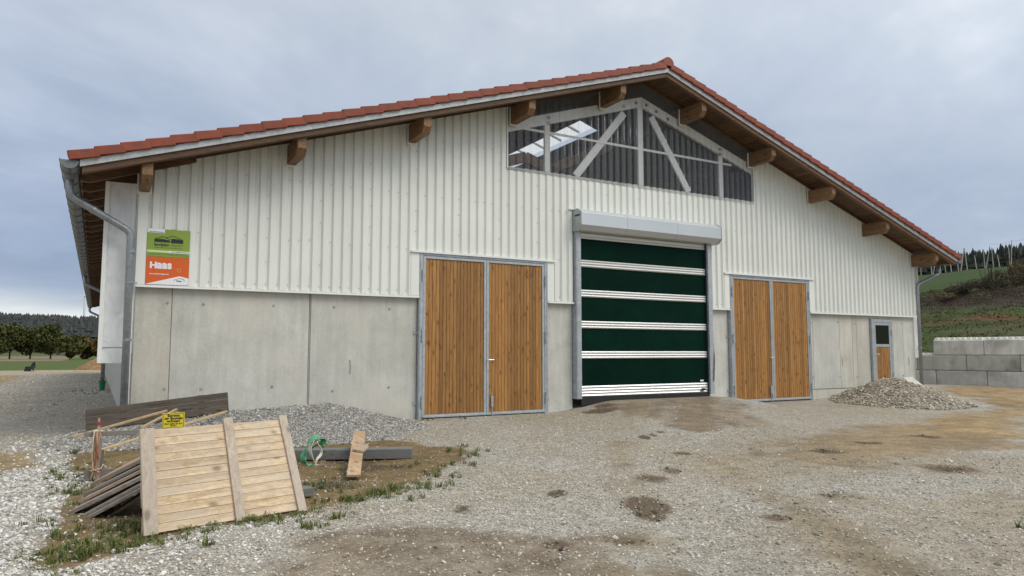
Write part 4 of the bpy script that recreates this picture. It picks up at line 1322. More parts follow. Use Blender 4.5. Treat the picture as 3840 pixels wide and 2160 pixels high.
scatter('loose_gravel', np.stack([tx, ty, terrain(tx, ty) + rad * 0.15], 1), rad, M['stone_mid'], None, 'pale rough gravel on the track along the left side of the barn', seed=12)
qx, qy = sample(60000, -1.5, 10.5, -12.6, -3.0, lambda x, y: (1 - gmask(x, y)) * infront(x, y) * 0.75 * (0.25 + fbm(x, y, 61, 2.0)))
rad = np.clip(np.exp(rg.normal(math.log(0.008), 0.4, len(qx))), 0.004, 0.026)
scatter('soil_pebbles', np.stack([qx, qy, terrain(qx, qy) + rad * 0.2], 1), rad, M['stone_dull'], None, 'small dusty pebbles strewn over the bare soil patches', seed=4)
cl = []
cr_ = []
for a, b_, ra, rb in SPOTS:
    n_ = min(int(26 * ra * rb / 0.05) + 8, 80)
    t_ = rg.uniform(0, 6.283, n_); q_ = np.sqrt(rg.uniform(0, 1, n_)) * 0.95
    ca, sa = math.cos(-0.55), math.sin(-0.55)
    uu, ww = np.cos(t_) * q_ * ra, np.sin(t_) * q_ * rb
    xx = a + uu * ca - ww * sa; yy = b_ + uu * sa + ww * ca
    r2 = np.clip(np.exp(rg.normal(math.log(0.0075), 0.5, n_)), 0.003, 0.028)
    cl.append(np.stack([xx, yy, terrain(xx, yy) + r2 * 0.05], 1)); cr_.append(r2)
scatter('earth_clods', np.concatenate(cl), np.concatenate(cr_), M['clod'], None, 'dark damp earth clods trodden into the gravel', seed=5)


# ------------------------------------------------------------------ gravel piles
def pile(name, hfun, x0, x1, y0, y1, step, mt, label, n_st, r_st, smt, seed):
    xs_ = np.arange(x0, x1 + step, step); ys_ = np.arange(y0, y1 + step * 0.5, step)
    A, B = np.meshgrid(xs_, ys_)
    H = hfun(A, B)
    Z = terrain(A, B) + np.where(H > 0.003, H + (fbm(A, B, 71, 3.0) - .5) * 0.05 * np.clip(H * 6, 0, 1), -0.06)
    n1_, n2_ = len(xs_), len(ys_)
    vv_ = np.stack([A.ravel(), B.ravel(), Z.ravel()], 1)
    ix = np.arange(n1_ * n2_).reshape(n2_, n1_)
    mb = MB()
    mb.v = [tuple(p) for p in vv_.tolist()]
    mb.f = np.stack([ix[:-1, :-1].ravel(), ix[:-1, 1:].ravel(), ix[1:, 1:].ravel(), ix[1:, :-1].ravel()], 1).tolist()
    mb.m = [0] * len(mb.f)
    o = mb.build(name, mt, smooth=True, fixn=False)
    tag(o, label, 'gravel pile')
    xx = rg.uniform(x0, x1, n_st); yy = rg.uniform(y0, y1, n_st)
    h_ = hfun(xx, yy)
    k_ = h_ > 0.004
    xx, yy, h_ = xx[k_], yy[k_], h_[k_]
    zz_ = terrain(xx, yy) + h_ + (fbm(xx, yy, 71, 3.0) - .5) * 0.05 * np.clip(h_ * 6, 0, 1)
    r2 = np.clip(np.exp(rg.normal(math.log(r_st), 0.35, len(xx))), r_st * 0.45, r_st * 2.3)
    scatter('stones', np.stack([xx, yy, zz_ + r2 * 0.15], 1), r2, smt, o, None, 0.8, seed)
    return o


def gravelmat(name, lo, hi, scale):
    m, nt, b = mat(name, hi, 0.95, spec=0.15)
    vec, _ = objvec(nt, False)
    vo = nd(nt, 'ShaderNodeTexVoronoi', {'Vector': vec, 'Scale': scale})
    s_ = nd(nt, 'ShaderNodeSeparateColor', {0: vo.outputs['Color']})
    c = ramp(nt, s_.outputs[0], [(0.0, lo), (1.0, hi)])
    c = mixc(nt, 1.0, c, ramp(nt, vo.outputs['Distance'], [(0.2, 1.0), (0.65, 0.4)]), 'MULTIPLY')
    nt.links.new(c, b.inputs['Base Color'])
    bump(nt, b, vo.outputs['Distance'], -0.8, 0.03)
    return m


M['pile_grey'] = gravelmat('fine_gravel_heap', (0.20, 0.19, 0.17), (0.50, 0.485, 0.45), 42)
M['pile_warm'] = gravelmat('warm_gravel_heap', (0.20, 0.175, 0.13), (0.50, 0.46, 0.38), 30)


def h_wall(x, y):
    c = np.interp(x, [-1.3, -0.7, 0.2, 1.3, 2.6, 3.3, 3.9, 4.6, 5.25], [0, 0.17, 0.27, 0.40, 0.47, 0.51, 0.38, 0.15, 0.0])
    foot = -1.3 - 1.25 * np.clip(c / 0.5, 0, 1) + (fbm(x, y, 73, 1.2) - .5) * 0.5
    t = np.clip((y - foot) / (-0.75 - foot), 0, 1)
    return c * (t ** 1.15) * (1 - 0.12 * sst(-0.5, 0.0, y))


pile('gravel_pile', h_wall, -1.3, 5.3, -3.0, 0.10, 0.07, M['pile_grey'], 'long low heap of fine grey gravel along the concrete wall', 16000, 0.014, M['stone_fine'], 7)


def h_right(x, y):
    dx, dy = (x - 19.15), (y + 1.85)
    r_ = np.hypot(dx / 1.75, dy / 1.75) + (fbm(x, y, 77, 0.9) - .5) * 0.35
    return np.clip(0.66 * (1 - r_ ** 1.25), 0, 1)


pile('gravel_pile', h_right, 16.6, 22.1, -4.6, -0.10, 0.08, M['pile_warm'], 'cone shaped heap of coarse beige gravel before the small door', 15000, 0.021, M['stone_warm'], 8)

# ------------------------------------------------------------------ things lying in front of the barn on the left
def lerp(a, b_, t): return Vector(a) * (1 - t) + Vector(b_) * t


# big board panel propped up in front
BLc, BRc, TLc, TRc = Vector((-0.15, -7.49, -0.145)), Vector((1.30, -7.12, -0.145)), Vector((-0.20, -7.31, 0.70)), Vector((1.18, -6.70, 0.69))
fp = empty('formwork_shutter', (0.55, -7.3, -0.15), 'pale wooden board panel with three battens, propped upright in front', 'wooden panel')
nrm = (BRc - BLc).cross(TLc - BLc).normalized()
if nrm.y > 0: nrm = -nrm


def qp(u_, v_): return lerp(lerp(BLc, BRc, u_), lerp(TLc, TRc, u_), v_)


NB = 12
for i in range(NB):
    v0, v1 = i / NB + 0.001, (i + 1) / NB - 0.001
    o0 = rnd.uniform(0, 0.012)
    u0, u1 = rnd.uniform(0.0, 0.006), 1 - rnd.uniform(0.0, 0.008)
    p = [qp(u0, v0), qp(u1, v0), qp(u1, v0) - nrm * 0.022, qp(u0, v0) - nrm * 0.022, qp(u0, v1), qp(u1, v1), qp(u1, v1) - nrm * 0.022, qp(u0, v1) - nrm * 0.022]
    off = nrm * rnd.uniform(-0.002, 0.002)
    MB().hexa([q_ + off for q_ in p]).build('board', M['pale_x'], fp, bevel=0.003)
for u_, w_, e0, e1 in ((0.042, 0.118, -0.01, 1.012), (0.555, 0.088, -0.015, 1.06), (0.962, 0.085, -0.025, 1.04)):
    a, c = qp(u_, e0) + nrm * 0.0145, qp(u_, e1) + nrm * 0.0145
    MB().bar(a, c, w_, 0.024, nrm).build('batten', M['pale_grey'], fp, bevel=0.003)
    for k in range(13):
        q_ = qp(u_ + rnd.uniform(-0.012, 0.012), 0.05 + k / 13.5) + nrm * 0.0265
        MB().tube([q_, q_ + nrm * 0.002], 0.0035, 6).build('nail', M['screw'], fp)

# stack of old panels lying tilted behind it
def tilted(name, a, b_, dep, th, mt, label, grp='tilted old panels behind the front panel', nbo=4, lenx=0.86, waved=False):
    a, b_ = Vector(a), Vector(b_)
    t = (b_ - a).normalized()
    bk = Vector((0.22, 0.97, 0.0)).normalized()
    bk = (bk - t * bk.dot(t)).normalized()
    n_ = t.cross(bk).normalized()
    if n_.z < 0: n_ = -n_
    e = empty(name, a, label, 'wooden panel', grp)
    for i in range(nbo):
        o0 = bk * (dep * i / nbo + 0.002)
        o1 = bk * (dep * (i + 1) / nbo - 0.002)
        ex = rnd.uniform(-0.012, 0.012)
        A0, B0 = a + t * ex, a + t * (lenx + ex)
        p = [A0 + o0 - n_ * th, B0 + o0 - n_ * th, B0 + o1 - n_ * th, A0 + o1 - n_ * th, A0 + o0, B0 + o0, B0 + o1, A0 + o1]
        MB().hexa(p).build('board', M[mt], e, bevel=0.002)
    return e


tilted('old_panel', (-0.559, -5.600, 0.012), (-0.126, -6.100, 0.300), 0.55, 0.030, 'tan_x', 'topmost and rearmost of the tilted panels, with tan edge', nbo=3)
tilted('old_panel', (-0.598, -5.900, -0.030), (-0.135, -6.300, 0.262), 0.50, 0.026, 'grey_x', 'tilted weathered panel second from the top of the stack', nbo=3)
tilted('old_panel', (-0.631, -6.100, -0.060), (-0.138, -6.400, 0.232), 0.50, 0.028, 'tan_x', 'tilted panel with pale tan edge in the middle of the stack', nbo=3)
tilted('old_panel', (-0.715, -6.300, -0.120), (-0.142, -6.600, 0.200), 0.70, 0.034, 'grey_x', 'wide grey tilted panel reaching farthest left in the stack', nbo=4)
tilted('old_panel', (-0.632, -6.450, -0.150), (-0.145, -6.700, 0.152), 0.55, 0.026, 'grey_x', 'grey tilted panel just below the widest one', nbo=4)
tilted('old_panel', (-0.638, -6.600, -0.165), (-0.149, -6.800, 0.127), 0.55, 0.028, 'grey_x', 'grey tilted panel with its left end down on the soil', nbo=4)
tilted('old_panel', (-0.387, -6.600, -0.125), (-0.143, -6.800, 0.062), 0.45, 0.028, 'dark_x', 'short dark tilted panel at the bottom of the stack', nbo=3)
bk_ = MB().bar((0.55, -6.95, 0.02), (0.62, -6.0, 0.02), 0.20, 0.34).build('timber_block', M['grey_x'], bevel=0.006)
tag(bk_, 'grey squared timber under the tilted panels, behind the front panel', 'timber')
eb_ = MB().bar((1.02, -6.55, -0.085), (1.50, -6.47, -0.10), 0.17, 0.09).build('board_offcut', M['beam'], bevel=0.005)
tag(eb_, 'short grey offcut poking out right of the front panel foot', 'timber')

# dark weathered shuttering boards against the gravel
dpn = empty('shutter_board', (0.4, -0.75, 0.1), 'long dark weathered shuttering panel leaning on the gravel by the corner', 'wooden panel')
A0, A1 = Vector((-0.640, -0.78, 0.112)), Vector((1.515, -0.78, 0.326))
C0, C1 = Vector((-0.664, -0.70, 0.443)), Vector((1.493, -0.70, 0.668))
for i in range(3):
    u0, u1 = i / 3 + 0.006, (i + 1) / 3 - 0.006
    ext = (-0.0, 0.0, 0.03)[i]
    p = [lerp(A0, C0, u0), lerp(A1, C1, u0), lerp(A1, C1, u0) + Vector((0, .028, 0)), lerp(A0, C0, u0) + Vector((0, .028, 0)),
         lerp(A0, C0, u1), lerp(A1, C1, u1), lerp(A1, C1, u1) + Vector((0, .028, 0)), lerp(A0, C0, u1) + Vector((0, .028, 0))]
    MB().hexa(p).build('board', M['dark_x'], dpn, bevel=0.004)
for t in (0.25, 0.8):
    MB().bar(lerp(A0, A1, t) + Vector((0, .05, -0.02)), lerp(C0, C1, t) + Vector((0, .05, 0)), 0.10, 0.028, (0, 1, 0)).build('batten', M['dark_x'], dpn)

# laths
l1 = MB().bar((-0.806, -1.90, 0.135), (0.503, -1.00, 0.405), 0.05, 0.030).build('lath', M['lath'], bevel=0.002)
tag(l1, 'long pale lath propped from the gravel up behind the yellow sign', 'lath')
l2 = MB().bar((-0.438, -2.60, 0.010), (1.454, -0.90, 0.348), 0.05, 0.026).build('lath', M['lath'], bevel=0.002)
tag(l2, 'longest pale lath crossing under the rail towards the dark panel', 'lath')
l3 = MB().bar((0.10, -1.65, 0.20), (0.66, -0.92, 0.415), 0.045, 0.026).build('lath', M['lath'], bevel=0.002)
tag(l3, 'short pale lath wedged behind the yellow sign', 'lath')

# batter board: two posts, two rails
br = empty('batter_board', (-0.43, -4.43, -0.12), 'low grey batter board frame of post and rails behind the panels', 'timber frame')
MB().box(-0.47, -0.415, -4.46, -4.405, -0.30, 0.225).build('post', M['post'], br, bevel=0.004)
MB().box(0.72, 0.775, -4.46, -4.405, -0.30, 0.42).build('post', M['post'], br, bevel=0.004)
MB().bar((-0.63, -4.475, 0.415), (0.86, -4.475, 0.412), 0.024, 0.056).build('rail', M['rail'], br, bevel=0.003)
MB().bar((-0.61, -4.475, -0.042), (0.82, -4.475, -0.062), 0.026, 0.10).build('rail', M['rail'], br, bevel=0.003)
MB().box(-0.525, -0.485, -4.462, -4.43, -0.30, 0.42).build('post', M['post'], br, bevel=0.004)
stk = MB()
stk.add([(-0.505, -4.52, 0.30), (-0.455, -4.52, 0.30), (-0.455, -4.49, 0.30), (-0.505, -4.49, 0.30),
         (-0.497, -4.52, 0.49), (-0.468, -4.52, 0.49), (-0.468, -4.49, 0.49), (-0.497, -4.49, 0.49),
         (-0.495, -4.52, 0.60), (-0.475, -4.52, 0.60), (-0.475, -4.49, 0.60), (-0.495, -4.49, 0.60),
         (-0.505, -4.52, -0.25), (-0.455, -4.52, -0.25), (-0.455, -4.49, -0.25), (-0.505, -4.49, -0.25)],
        [(0, 1, 5, 4), (1, 2, 6, 5), (2, 3, 7, 6), (3, 0, 4, 7), (4, 5, 9, 8), (5, 6, 10, 9), (6, 7, 11, 10), (7, 4, 8, 11), (8, 9, 10, 11),
         (12, 13, 1, 0), (13, 14, 2, 1), (14, 15, 3, 2), (15, 12, 0, 3), (12, 15, 14, 13)])
so_ = stk.build('marker_stake', M['stake'])
tag(so_, 'narrow wooden stake with red mark rising above the rail', 'stake')
MB().box(-0.4965, -0.4685, -4.5235, -4.4865, 0.515, 0.56).build('red_mark', M['red'], so_)
tw = empty('twine_bundle', (-0.50, -4.53, 0.0), 'hank of tan baler twine hanging from the rail at the stake', 'twine')
for i in range(34):
    x0 = -0.535 + 0.075 * rnd.random(); yy = -4.53 - 0.03 * rnd.random()
    xb_ = -0.545 + 0.09 * rnd.random(); ze = rnd.uniform(-0.10, 0.02)
    pts = [(x0, -4.47, 0.452), (x0, yy, 0.45), (x0 + rnd.uniform(-.015, .015), yy, 0.33), ((x0 + xb_) / 2 + rnd.uniform(-.025, .02), yy - rnd.uniform(0, .02), 0.16),
           (-0.50 + rnd.uniform(-.03, .02), yy, 0.02 + rnd.uniform(-.02, .02)), (xb_, yy - 0.01, ze)]
    MB().tube(pts, 0.0042, 5, cap=False).build('strand', M['twine'] if i % 5 else M['red'] if i == 10 else M['twine_pale'], tw, smooth=True)
MB().tube([(-0.54, -4.50, 0.449), (-0.50, -4.515, 0.456), (-0.455, -4.50, 0.449), (-0.44, -4.47, 0.445)], 0.011, 6).build('knot', M['twine_pale'], tw, smooth=True)
MB().tube([(-0.56, -4.50, 0.0), (-0.50, -4.57, 0.01), (-0.44, -4.51, 0.02), (-0.42, -4.47, 0.06), (-0.40, -4.47, 0.02)], 0.005, 5).build('tie', M['twine_pale'], tw, smooth=True)

# yellow warning sign on the rail
ys_ = MB().box(0.186, 0.436, -4.500, -4.494, 0.440, 0.628).build('warning_sign', M['sign_yellow'], bevel=0.002)
tag(ys_, 'small yellow warning sign with black lettering fixed on the grey rail', 'sign')
yv = -4.502
for a, c, d0, e0 in ((0.195, 0.427, 0.449, 0.4525), (0.195, 0.427, 0.6155, 0.619), (0.195, 0.1985, 0.4525, 0.6155), (0.4235, 0.427, 0.4525, 0.6155)):
    MB().box(a, c, yv - 0.0015, yv, d0, e0).build('border', M['ink'], ys_)
for txt, sz, zz_, th in (('Betreten', 0.042, 0.583, 0.0012), ('der Baustelle', 0.042, 0.550, 0.0012), ('verboten!', 0.042, 0.517, 0.0012), ('Eltern haften für ihre', 0.0255, 0.490, 0.0006), ('Kinder!', 0.0255, 0.468, 0.0006)):
    lettering(ys_, txt, sz, 0.311, zz_, yv - 0.001, M['ink'], th, 'CENTER', 0.92)
MB().box(0.33, 0.375, -4.492, -4.46, 0.20, 0.645).build('support_lath', M['stake'], ys_)

# grey beam with plank, offcut and sling
gb = MB()
ba, bb = Vector((1.05, -3.42, -0.065)), Vector((3.43, -4.55, -0.058))
gb.bar(ba, bb, 0.22, 0.145)
gb = gb.build('grey_beam', M['beam'], bevel=0.010)
tag(gb, 'long square grey beam lying before the gravel heap', 'beam')
pk = MB().bar((2.19, -5.76, -0.105), (2.86, -3.90, 0.205), 0.165, 0.030, (0, 0, 1)).build('leaning_plank', M['plank_y'], bevel=0.003)
tag(pk, 'pale plank laid across the grey beam, rust stained at its foot', 'plank')
of = [(2.455, -4.86), (2.66, -4.58), (2.735, -4.66), (2.69, -4.82), (2.56, -4.98)]
ow = MB().prism(of, 0.0, 0.028, lambda a, b_, c: (a, b_, 0.075 + c + (b_ + 4.8) * 0.157 + 0.001)).build('wood_offcut', M['tan_x'], bevel=0.003)
tag(ow, 'five sided wood offcut lying on the plank', 'offcut')


def ribbon(name, pts, w_, mt, parent, wdir=(0.35, -0.9, 0.0), th=0.006):
    P_ = [Vector(p) for p in pts]
    # catmull-rom
    out = []
    for i in range(len(P_) - 1):
        p0, p1, p2, p3 = P_[max(i - 1, 0)], P_[i], P_[i + 1], P_[min(i + 2, len(P_) - 1)]
        for t in np.linspace(0, 1, 7)[:-1]:
            out.append(0.5 * ((2 * p1) + (-p0 + p2) * t + (2 * p0 - 5 * p1 + 4 * p2 - p3) * t * t + (-p0 + 3 * p1 - 3 * p2 + p3) * t ** 3))
    out.append(P_[-1])
    mb = MB()
    base = Vector(wdir).normalized()
    vv_ = []
    n_ = len(out)
    for i, p in enumerate(out):
        t = (out[min(i + 1, n_ - 1)] - out[max(i - 1, 0)]).normalized()
        ang = 0.5 * math.sin(i * 0.33)
        wd = (Matrix.Rotation(ang, 3, t) @ base)
        wd = (wd - t * wd.dot(t)).normalized()
        nn = t.cross(wd).normalized()
        for s_, q_ in ((-1, 1), (1, 1), (1, -1), (-1, -1)):
            vv_.append(p + wd * (w_ / 2 * s_) + nn * (th / 2 * q_))
    fs = []
    for i in range(n_ - 1):
        for k in range(4):
            fs.append((i * 4 + k, i * 4 + (k + 1) % 4, (i + 1) * 4 + (k + 1) % 4, (i + 1) * 4 + k))
    fs += [(0, 3, 2, 1), tuple((n_ - 1) * 4 + k for k in range(4))]
    mb.add(vv_, fs)
    return mb.build(name, mt, parent, smooth=False)


st_ = empty('lifting_sling', (2.03, -4.35, -0.1), 'green and white lifting sling looped over the grey beam', 'sling')
ribbon('green_webbing', [(2.20, -4.28, 0.09), (2.22, -4.30, 0.16), (2.15, -4.33, 0.205), (2.05, -4.36, 0.195), (1.97, -4.40, 0.10), (1.925, -4.42, 0.0), (1.925, -4.44, -0.07), (1.97, -4.47, -0.12), (2.02, -4.50, -0.13)], 0.085, M['strap_green'], st_)
ribbon('white_webbing', [(2.15, -4.33, 0.16), (2.07, -4.37, 0.17), (2.01, -4.41, 0.09), (2.02, -4.44, -0.01), (2.06, -4.48, -0.10), (2.05, -4.52, -0.135)], 0.05, M['strap_white'], st_)
ribbon('white_webbing', [(2.10, -4.32, 0.17), (2.15, -4.38, 0.09), (2.16, -4.42, 0.0), (2.10, -4.46, -0.06), (2.07, -4.50, -0.12), (2.12, -4.56, -0.135), (2.17, -4.60, -0.13)], 0.04, M['strap_white'], st_)
ribbon('green_webbing', [(2.05, -4.30, 0.06), (2.13, -4.29, 0.10), (2.21, -4.29, 0.13), (2.22, -4.29, 0.06)], 0.06, M['strap_green'], st_, (0, -0.5, 0.8))

# ribbed offcut at the right corner
rb = MB()
for i in range(6):
    a = 22.03 + i * 0.085
    rb.hexa([(a, -0.75, 0.20), (a + 0.06, -0.75, 0.20), (a + 0.06, -0.72, 0.20), (a, -0.72, 0.20), (a - 0.12, -0.32, 0.56), (a - 0.06, -0.32, 0.56), (a - 0.06, -0.29, 0.56), (a - 0.12, -0.29, 0.56)])
rb.hexa([(22.02, -0.73, 0.19), (22.53, -0.73, 0.19), (22.53, -0.715, 0.19), (22.02, -0.715, 0.19), (21.90, -0.30, 0.56), (22.41, -0.30, 0.56), (22.41, -0.285, 0.56), (21.90, -0.285, 0.56)])
tag(rb.build('ribbed_slab', M['block']), 'small ribbed grey slab leaning at the right barn corner', 'slab')

# ------------------------------------------------------------------ stacked concrete blocks
A = Vector((28.02, 3.05, 0.0)); B = Vector((28.78, -0.85, 0.0))
t = (B - A).normalized()
nrm2 = Vector((t.y, -t.x, 0))
if nrm2.x > 0: nrm2 = -nrm2
BL_, BH, BD = 1.75, 0.595, 0.6
ang = math.atan2(t.y, t.x)


def block_mesh(l, studs):
    b_ = MB().box(0.006, l - 0.006, 0, BD, 0.004, BH - 0.004)
    me_ = b_.mesh('concrete_block', M['block'], (0, 0, 0), bevel=0.03)
    return me_


def stud_mesh():
    mb = MB()
    mb.hexa([(-0.085, -0.085, 0), (0.085, -0.085, 0), (0.085, 0.085, 0), (-0.085, 0.085, 0), (-0.055, -0.055, 0.095), (0.055, -0.055, 0.095), (0.055, 0.055, 0.095), (-0.055, 0.055, 0.095)])
    return mb.mesh('stud', M['stud'], (0, 0, 0), bevel=0.01)


sm_ = stud_mesh()
rows = [(-0.94, [BL_] * 4, 0.06, 'bottom'), (-1.61, [BL_] * 4, 0.06 + BH, 'middle'), (0.75, [BL_] * 3, 0.06 + 2 * BH, 'top')]
ordn = ['first', 'second', 'third', 'fourth', 'fifth', 'sixth']
for s0, lens, z0, nm in rows:
    s_ = s0
    for i, l in enumerate(lens):
        bme = block_mesh(l, 0)
        p = A + t * s_
        o = bpy.data.objects.new('concrete_block', bme)
        link(o, None, (p.x, p.y, z0))
        o.rotation_euler = (0, 0, ang + rnd.uniform(-.004, .004))
        tag(o, '%s block from the barn in the %s course of the grey concrete block wall' % (ordn[i], nm), 'concrete block', 'stacked concrete blocks')
        if nm == 'top' or (nm == 'middle' and s_ < 0.7):
            for k in range(int(l / 0.19)):
                for r_ in range(2):
                    xx = 0.11 + k * 0.19
                    if nm == 'middle' and s_ + xx > 0.66: continue
                    so2 = bpy.data.objects.new('stud', sm_)
                    COL.objects.link(so2)
                    so2.parent = o
                    so2.location = (xx, 0.15 + r_ * 0.3, BH - 0.005)
        s_ += l

# ------------------------------------------------------------------ black attachment and earth mound far left
bx_ = empty('bucket_attachment', (-4.9, 52.5, -0.1), 'small black loader attachment standing at the far edge of the gravel', 'machine part')
gz = float(terrain(-4.9, 52.5))
BK = 0.62
MB().prism([(-0.55 * BK, 0.0), (0.42 * BK, 0.0), (0.45 * BK, 0.55 * BK), (0.1 * BK, 0.62 * BK), (-0.42 * BK, 0.60 * BK)], 0, 0.6, lambda a, b_, c: (-4.95 + a, 52.2 + c, gz + b_)).build('bucket', M['black'], bx_, bevel=0.02)
MB().prism([(0.08 * BK, 0.58 * BK), (0.40 * BK, 0.50 * BK), (0.60 * BK, 0.98 * BK), (0.52 * BK, 1.18 * BK), (0.30 * BK, 1.10 * BK)], 0.1, 0.35, lambda a, b_, c: (-4.95 + a, 52.2 + c, gz + b_)).build('arm', M['black'], bx_, bevel=0.02)
MB().tube([(-4.66, 52.35, gz + 0.74), (-4.60, 52.35, gz + 0.46), (-4.61, 52.35, gz + 0.26)], 0.04, 8).build('ram', M['black'], bx_)
MB().box(-4.82, -4.74, 52.18, 52.195, gz + 0.05, gz + 0.11).build('plate', M['sign_white'], bx_)


def h_mound(x, y):
    r_ = np.hypot((x - 0.6) / 2.6, (y - 58) / 4.5) + (fbm(x, y, 81, 0.5) - .5) * 0.4
    return np.clip(1.25 * (1 - r_ ** 1.3), 0, 2)


M['mound'] = plain('brown_earth', (0.25, 0.155, 0.075), 0.95, 0, 0.45, 3.0, 0.1, 0.6)
xs_, ys2 = np.arange(-2.6, 4, 0.3), np.arange(52, 64, 0.4)
Am, Bm = np.meshgrid(xs_, ys2)
Hm = h_mound(Am, Bm)
Zm = terrain(Am, Bm) + np.where(Hm > 0.01, Hm + (fbm(Am, Bm, 83, 1.5) - .5) * 0.3, -0.2)
mb = MB()
ix = np.arange(Am.size).reshape(Am.shape)
mb.v = np.stack([Am.ravel(), Bm.ravel(), Zm.ravel()], 1).tolist()
mb.f = np.stack([ix[:-1, :-1].ravel(), ix[:-1, 1:].ravel(), ix[1:, 1:].ravel(), ix[1:, :-1].ravel()], 1).tolist()
mb.m = [0] * len(mb.f)
tag(mb.build('earth_mound', M['mound'], smooth=True, fixn=False), 'brown heap of loose earth past the far end of the barn', 'earth mound')


# ------------------------------------------------------------------ trees and brush
def leaf_cloud(rg_, blobs, n, size, squash=0.8):
    """quads scattered through ellipsoid blobs; returns verts, faces"""
    w_ = np.array([b_[3] * b_[4] * b_[5] for b_ in blobs]); w_ = w_ / w_.sum()
    pick = rg_.choice(len(blobs), n, p=w_)
    B_ = np.array(blobs)[pick]
    d_ = rg_.normal(size=(n, 3)); d_ /= np.linalg.norm(d_, axis=1)[:, None]
    r_ = rg_.uniform(0.25, 1.0, n) ** 0.45
    c = B_[:, :3] + d_ * r_[:, None] * B_[:, 3:6]
    a = rg_.normal(size=(n, 3)); a /= np.linalg.norm(a, axis=1)[:, None]
    a2 = np.cross(a, rg_.normal(size=(n, 3))); a2 /= np.linalg.norm(a2, axis=1)[:, None]
    s_ = size * rg_.uniform(0.5, 1.3, n)[:, None]
    v_ = np.stack([c - a * s_ - a2 * s_ * squash, c + a * s_ - a2 * s_ * squash, c + a * s_ + a2 * s_ * squash, c - a * s_ + a2 * s_ * squash], 1).reshape(-1, 3)
    return v_.tolist(), np.arange(n * 4).reshape(-1, 4).tolist()


def tree(name, x, y, h, wdt, label, mt, seed, n=5200, trunk=0.22, lower=0.16, leaf=0.30, grp='trees beyond the field', zb=None):
    rg_ = np.random.default_rng(seed)
    z0 = float(terrain(x, y)) if zb is None else zb
    e = empty(name, (x, y, z0), label, 'tree', grp)
    t_ = MB().tube([(x, y, z0 - 0.3), (x + 0.1, y, z0 + h * 0.25), (x - 0.05, y, z0 + h * 0.5), (x, y, z0 + h * 0.8)], [trunk * 1.3, trunk, trunk * 0.7, trunk * 0.2], 8)
    for i in range(7):
        a_ = i * 2.4 + rg_.uniform(0, 1); zz_ = z0 + h * rg_.uniform(lower, 0.65)
        t_.tube([(x, y, zz_), (x + math.cos(a_) * wdt * 0.22, y + math.sin(a_) * wdt * 0.22, zz_ + h * 0.10), (x + math.cos(a_) * wdt * 0.4, y + math.sin(a_) * wdt * 0.4, zz_ + h * 0.2)], [trunk * 0.5, trunk * 0.3, trunk * 0.1], 6)
    t_.build('trunk', M['trunk'], e)
    blobs = []
    for i in range(16):
        a_ = rg_.uniform(0, 6.283); q_ = math.sqrt(rg_.uniform(0, 1)) * 0.36 * wdt
        zz_ = z0 + h * rg_.uniform(lower + 0.12, 0.88)
        k_ = 1.0 - 0.45 * abs((zz_ - z0) / h - 0.55) / 0.45
        s_ = wdt * rg_.uniform(0.13, 0.24) * k_
        blobs.append((x + math.cos(a_) * q_ * k_, y + math.sin(a_) * q_ * k_, zz_, s_ * 1.15, s_ * 1.15, s_ * 0.9))
    blobs.append((x, y, z0 + h * 0.55, wdt * 0.3, wdt * 0.3, h * 0.25))
    mb_ = MB()
    v_, f_ = leaf_cloud(rg_, blobs, n, leaf)
    mb_.add(v_, f_)
    mb_.build('crown', M[mt], e, fixn=False)
    return e


tree('field_tree', -26.6, 289.8, 12.6, 17.0, 'broad dark tree at the left picture edge on the field', 'leaf_dark', 1)
tree('field_tree', -20.8, 292.0, 11.3, 13.5, 'dark tree in the middle of the three field trees', 'leaf_dark', 2)
tree('field_tree', -14.3, 283.0, 12.8, 13.0, 'tallest dark field tree with yellowing top, right of three', 'leaf_dark', 3)
tree('round_tree', -8.2, 268.0, 8.0, 9.5, 'rounded yellow green tree beside the tall field tree', 'leaf_mid', 4, lower=0.02, trunk=0.15)
tree('round_tree', -3.0, 272.0, 7.8, 9.0, 'ochre autumn bush tree just left of the barn', 'leaf_ochre', 5, lower=0.0, trunk=0.12)
tree('round_tree', 0.8, 270.0, 6.8, 7.5, 'brownish bush half hidden behind the white curtain', 'leaf_ochre', 6, lower=0.0, trunk=0.12)


# conifer woods read as one mass
def conifers(name, pts, mt, label, rg_, tiers=5, sides=7, wide=0.24):
    V, F = [], []
    o_ = 0
    for x, y, z, h in pts:
        for k in range(tiers):
            zb_ = z + h * (0.06 + 0.80 * k / tiers)
            zt_ = min(z + h, zb_ + h * 0.34)
            r_ = h * wide * (1 - k / tiers * 0.86) * rg_.uniform(0.8, 1.2)
            ph = rg_.uniform(0, 6.28)
            for s_ in range(sides):
                a_ = ph + 6.2832 * s_ / sides
                q_ = r_ * rg_.uniform(0.6, 1.2)
                V.append((x + q_ * math.cos(a_), y + q_ * math.sin(a_), zb_ - h * 0.04 * rg_.uniform(0, 1)))
            V.append((x + rg_.uniform(-.1, .1), y, zt_))
            for s_ in range(sides):
                F.append((o_ + s_, o_ + (s_ + 1) % sides, o_ + sides))
            o_ += sides + 1
    mb_ = MB()
    mb_.v, mb_.f, mb_.m = V, F, [0] * len(F)
    o2 = mb_.build(name, M[mt], fixn=False)
    return tag(o2, label, None, None, 'stuff')


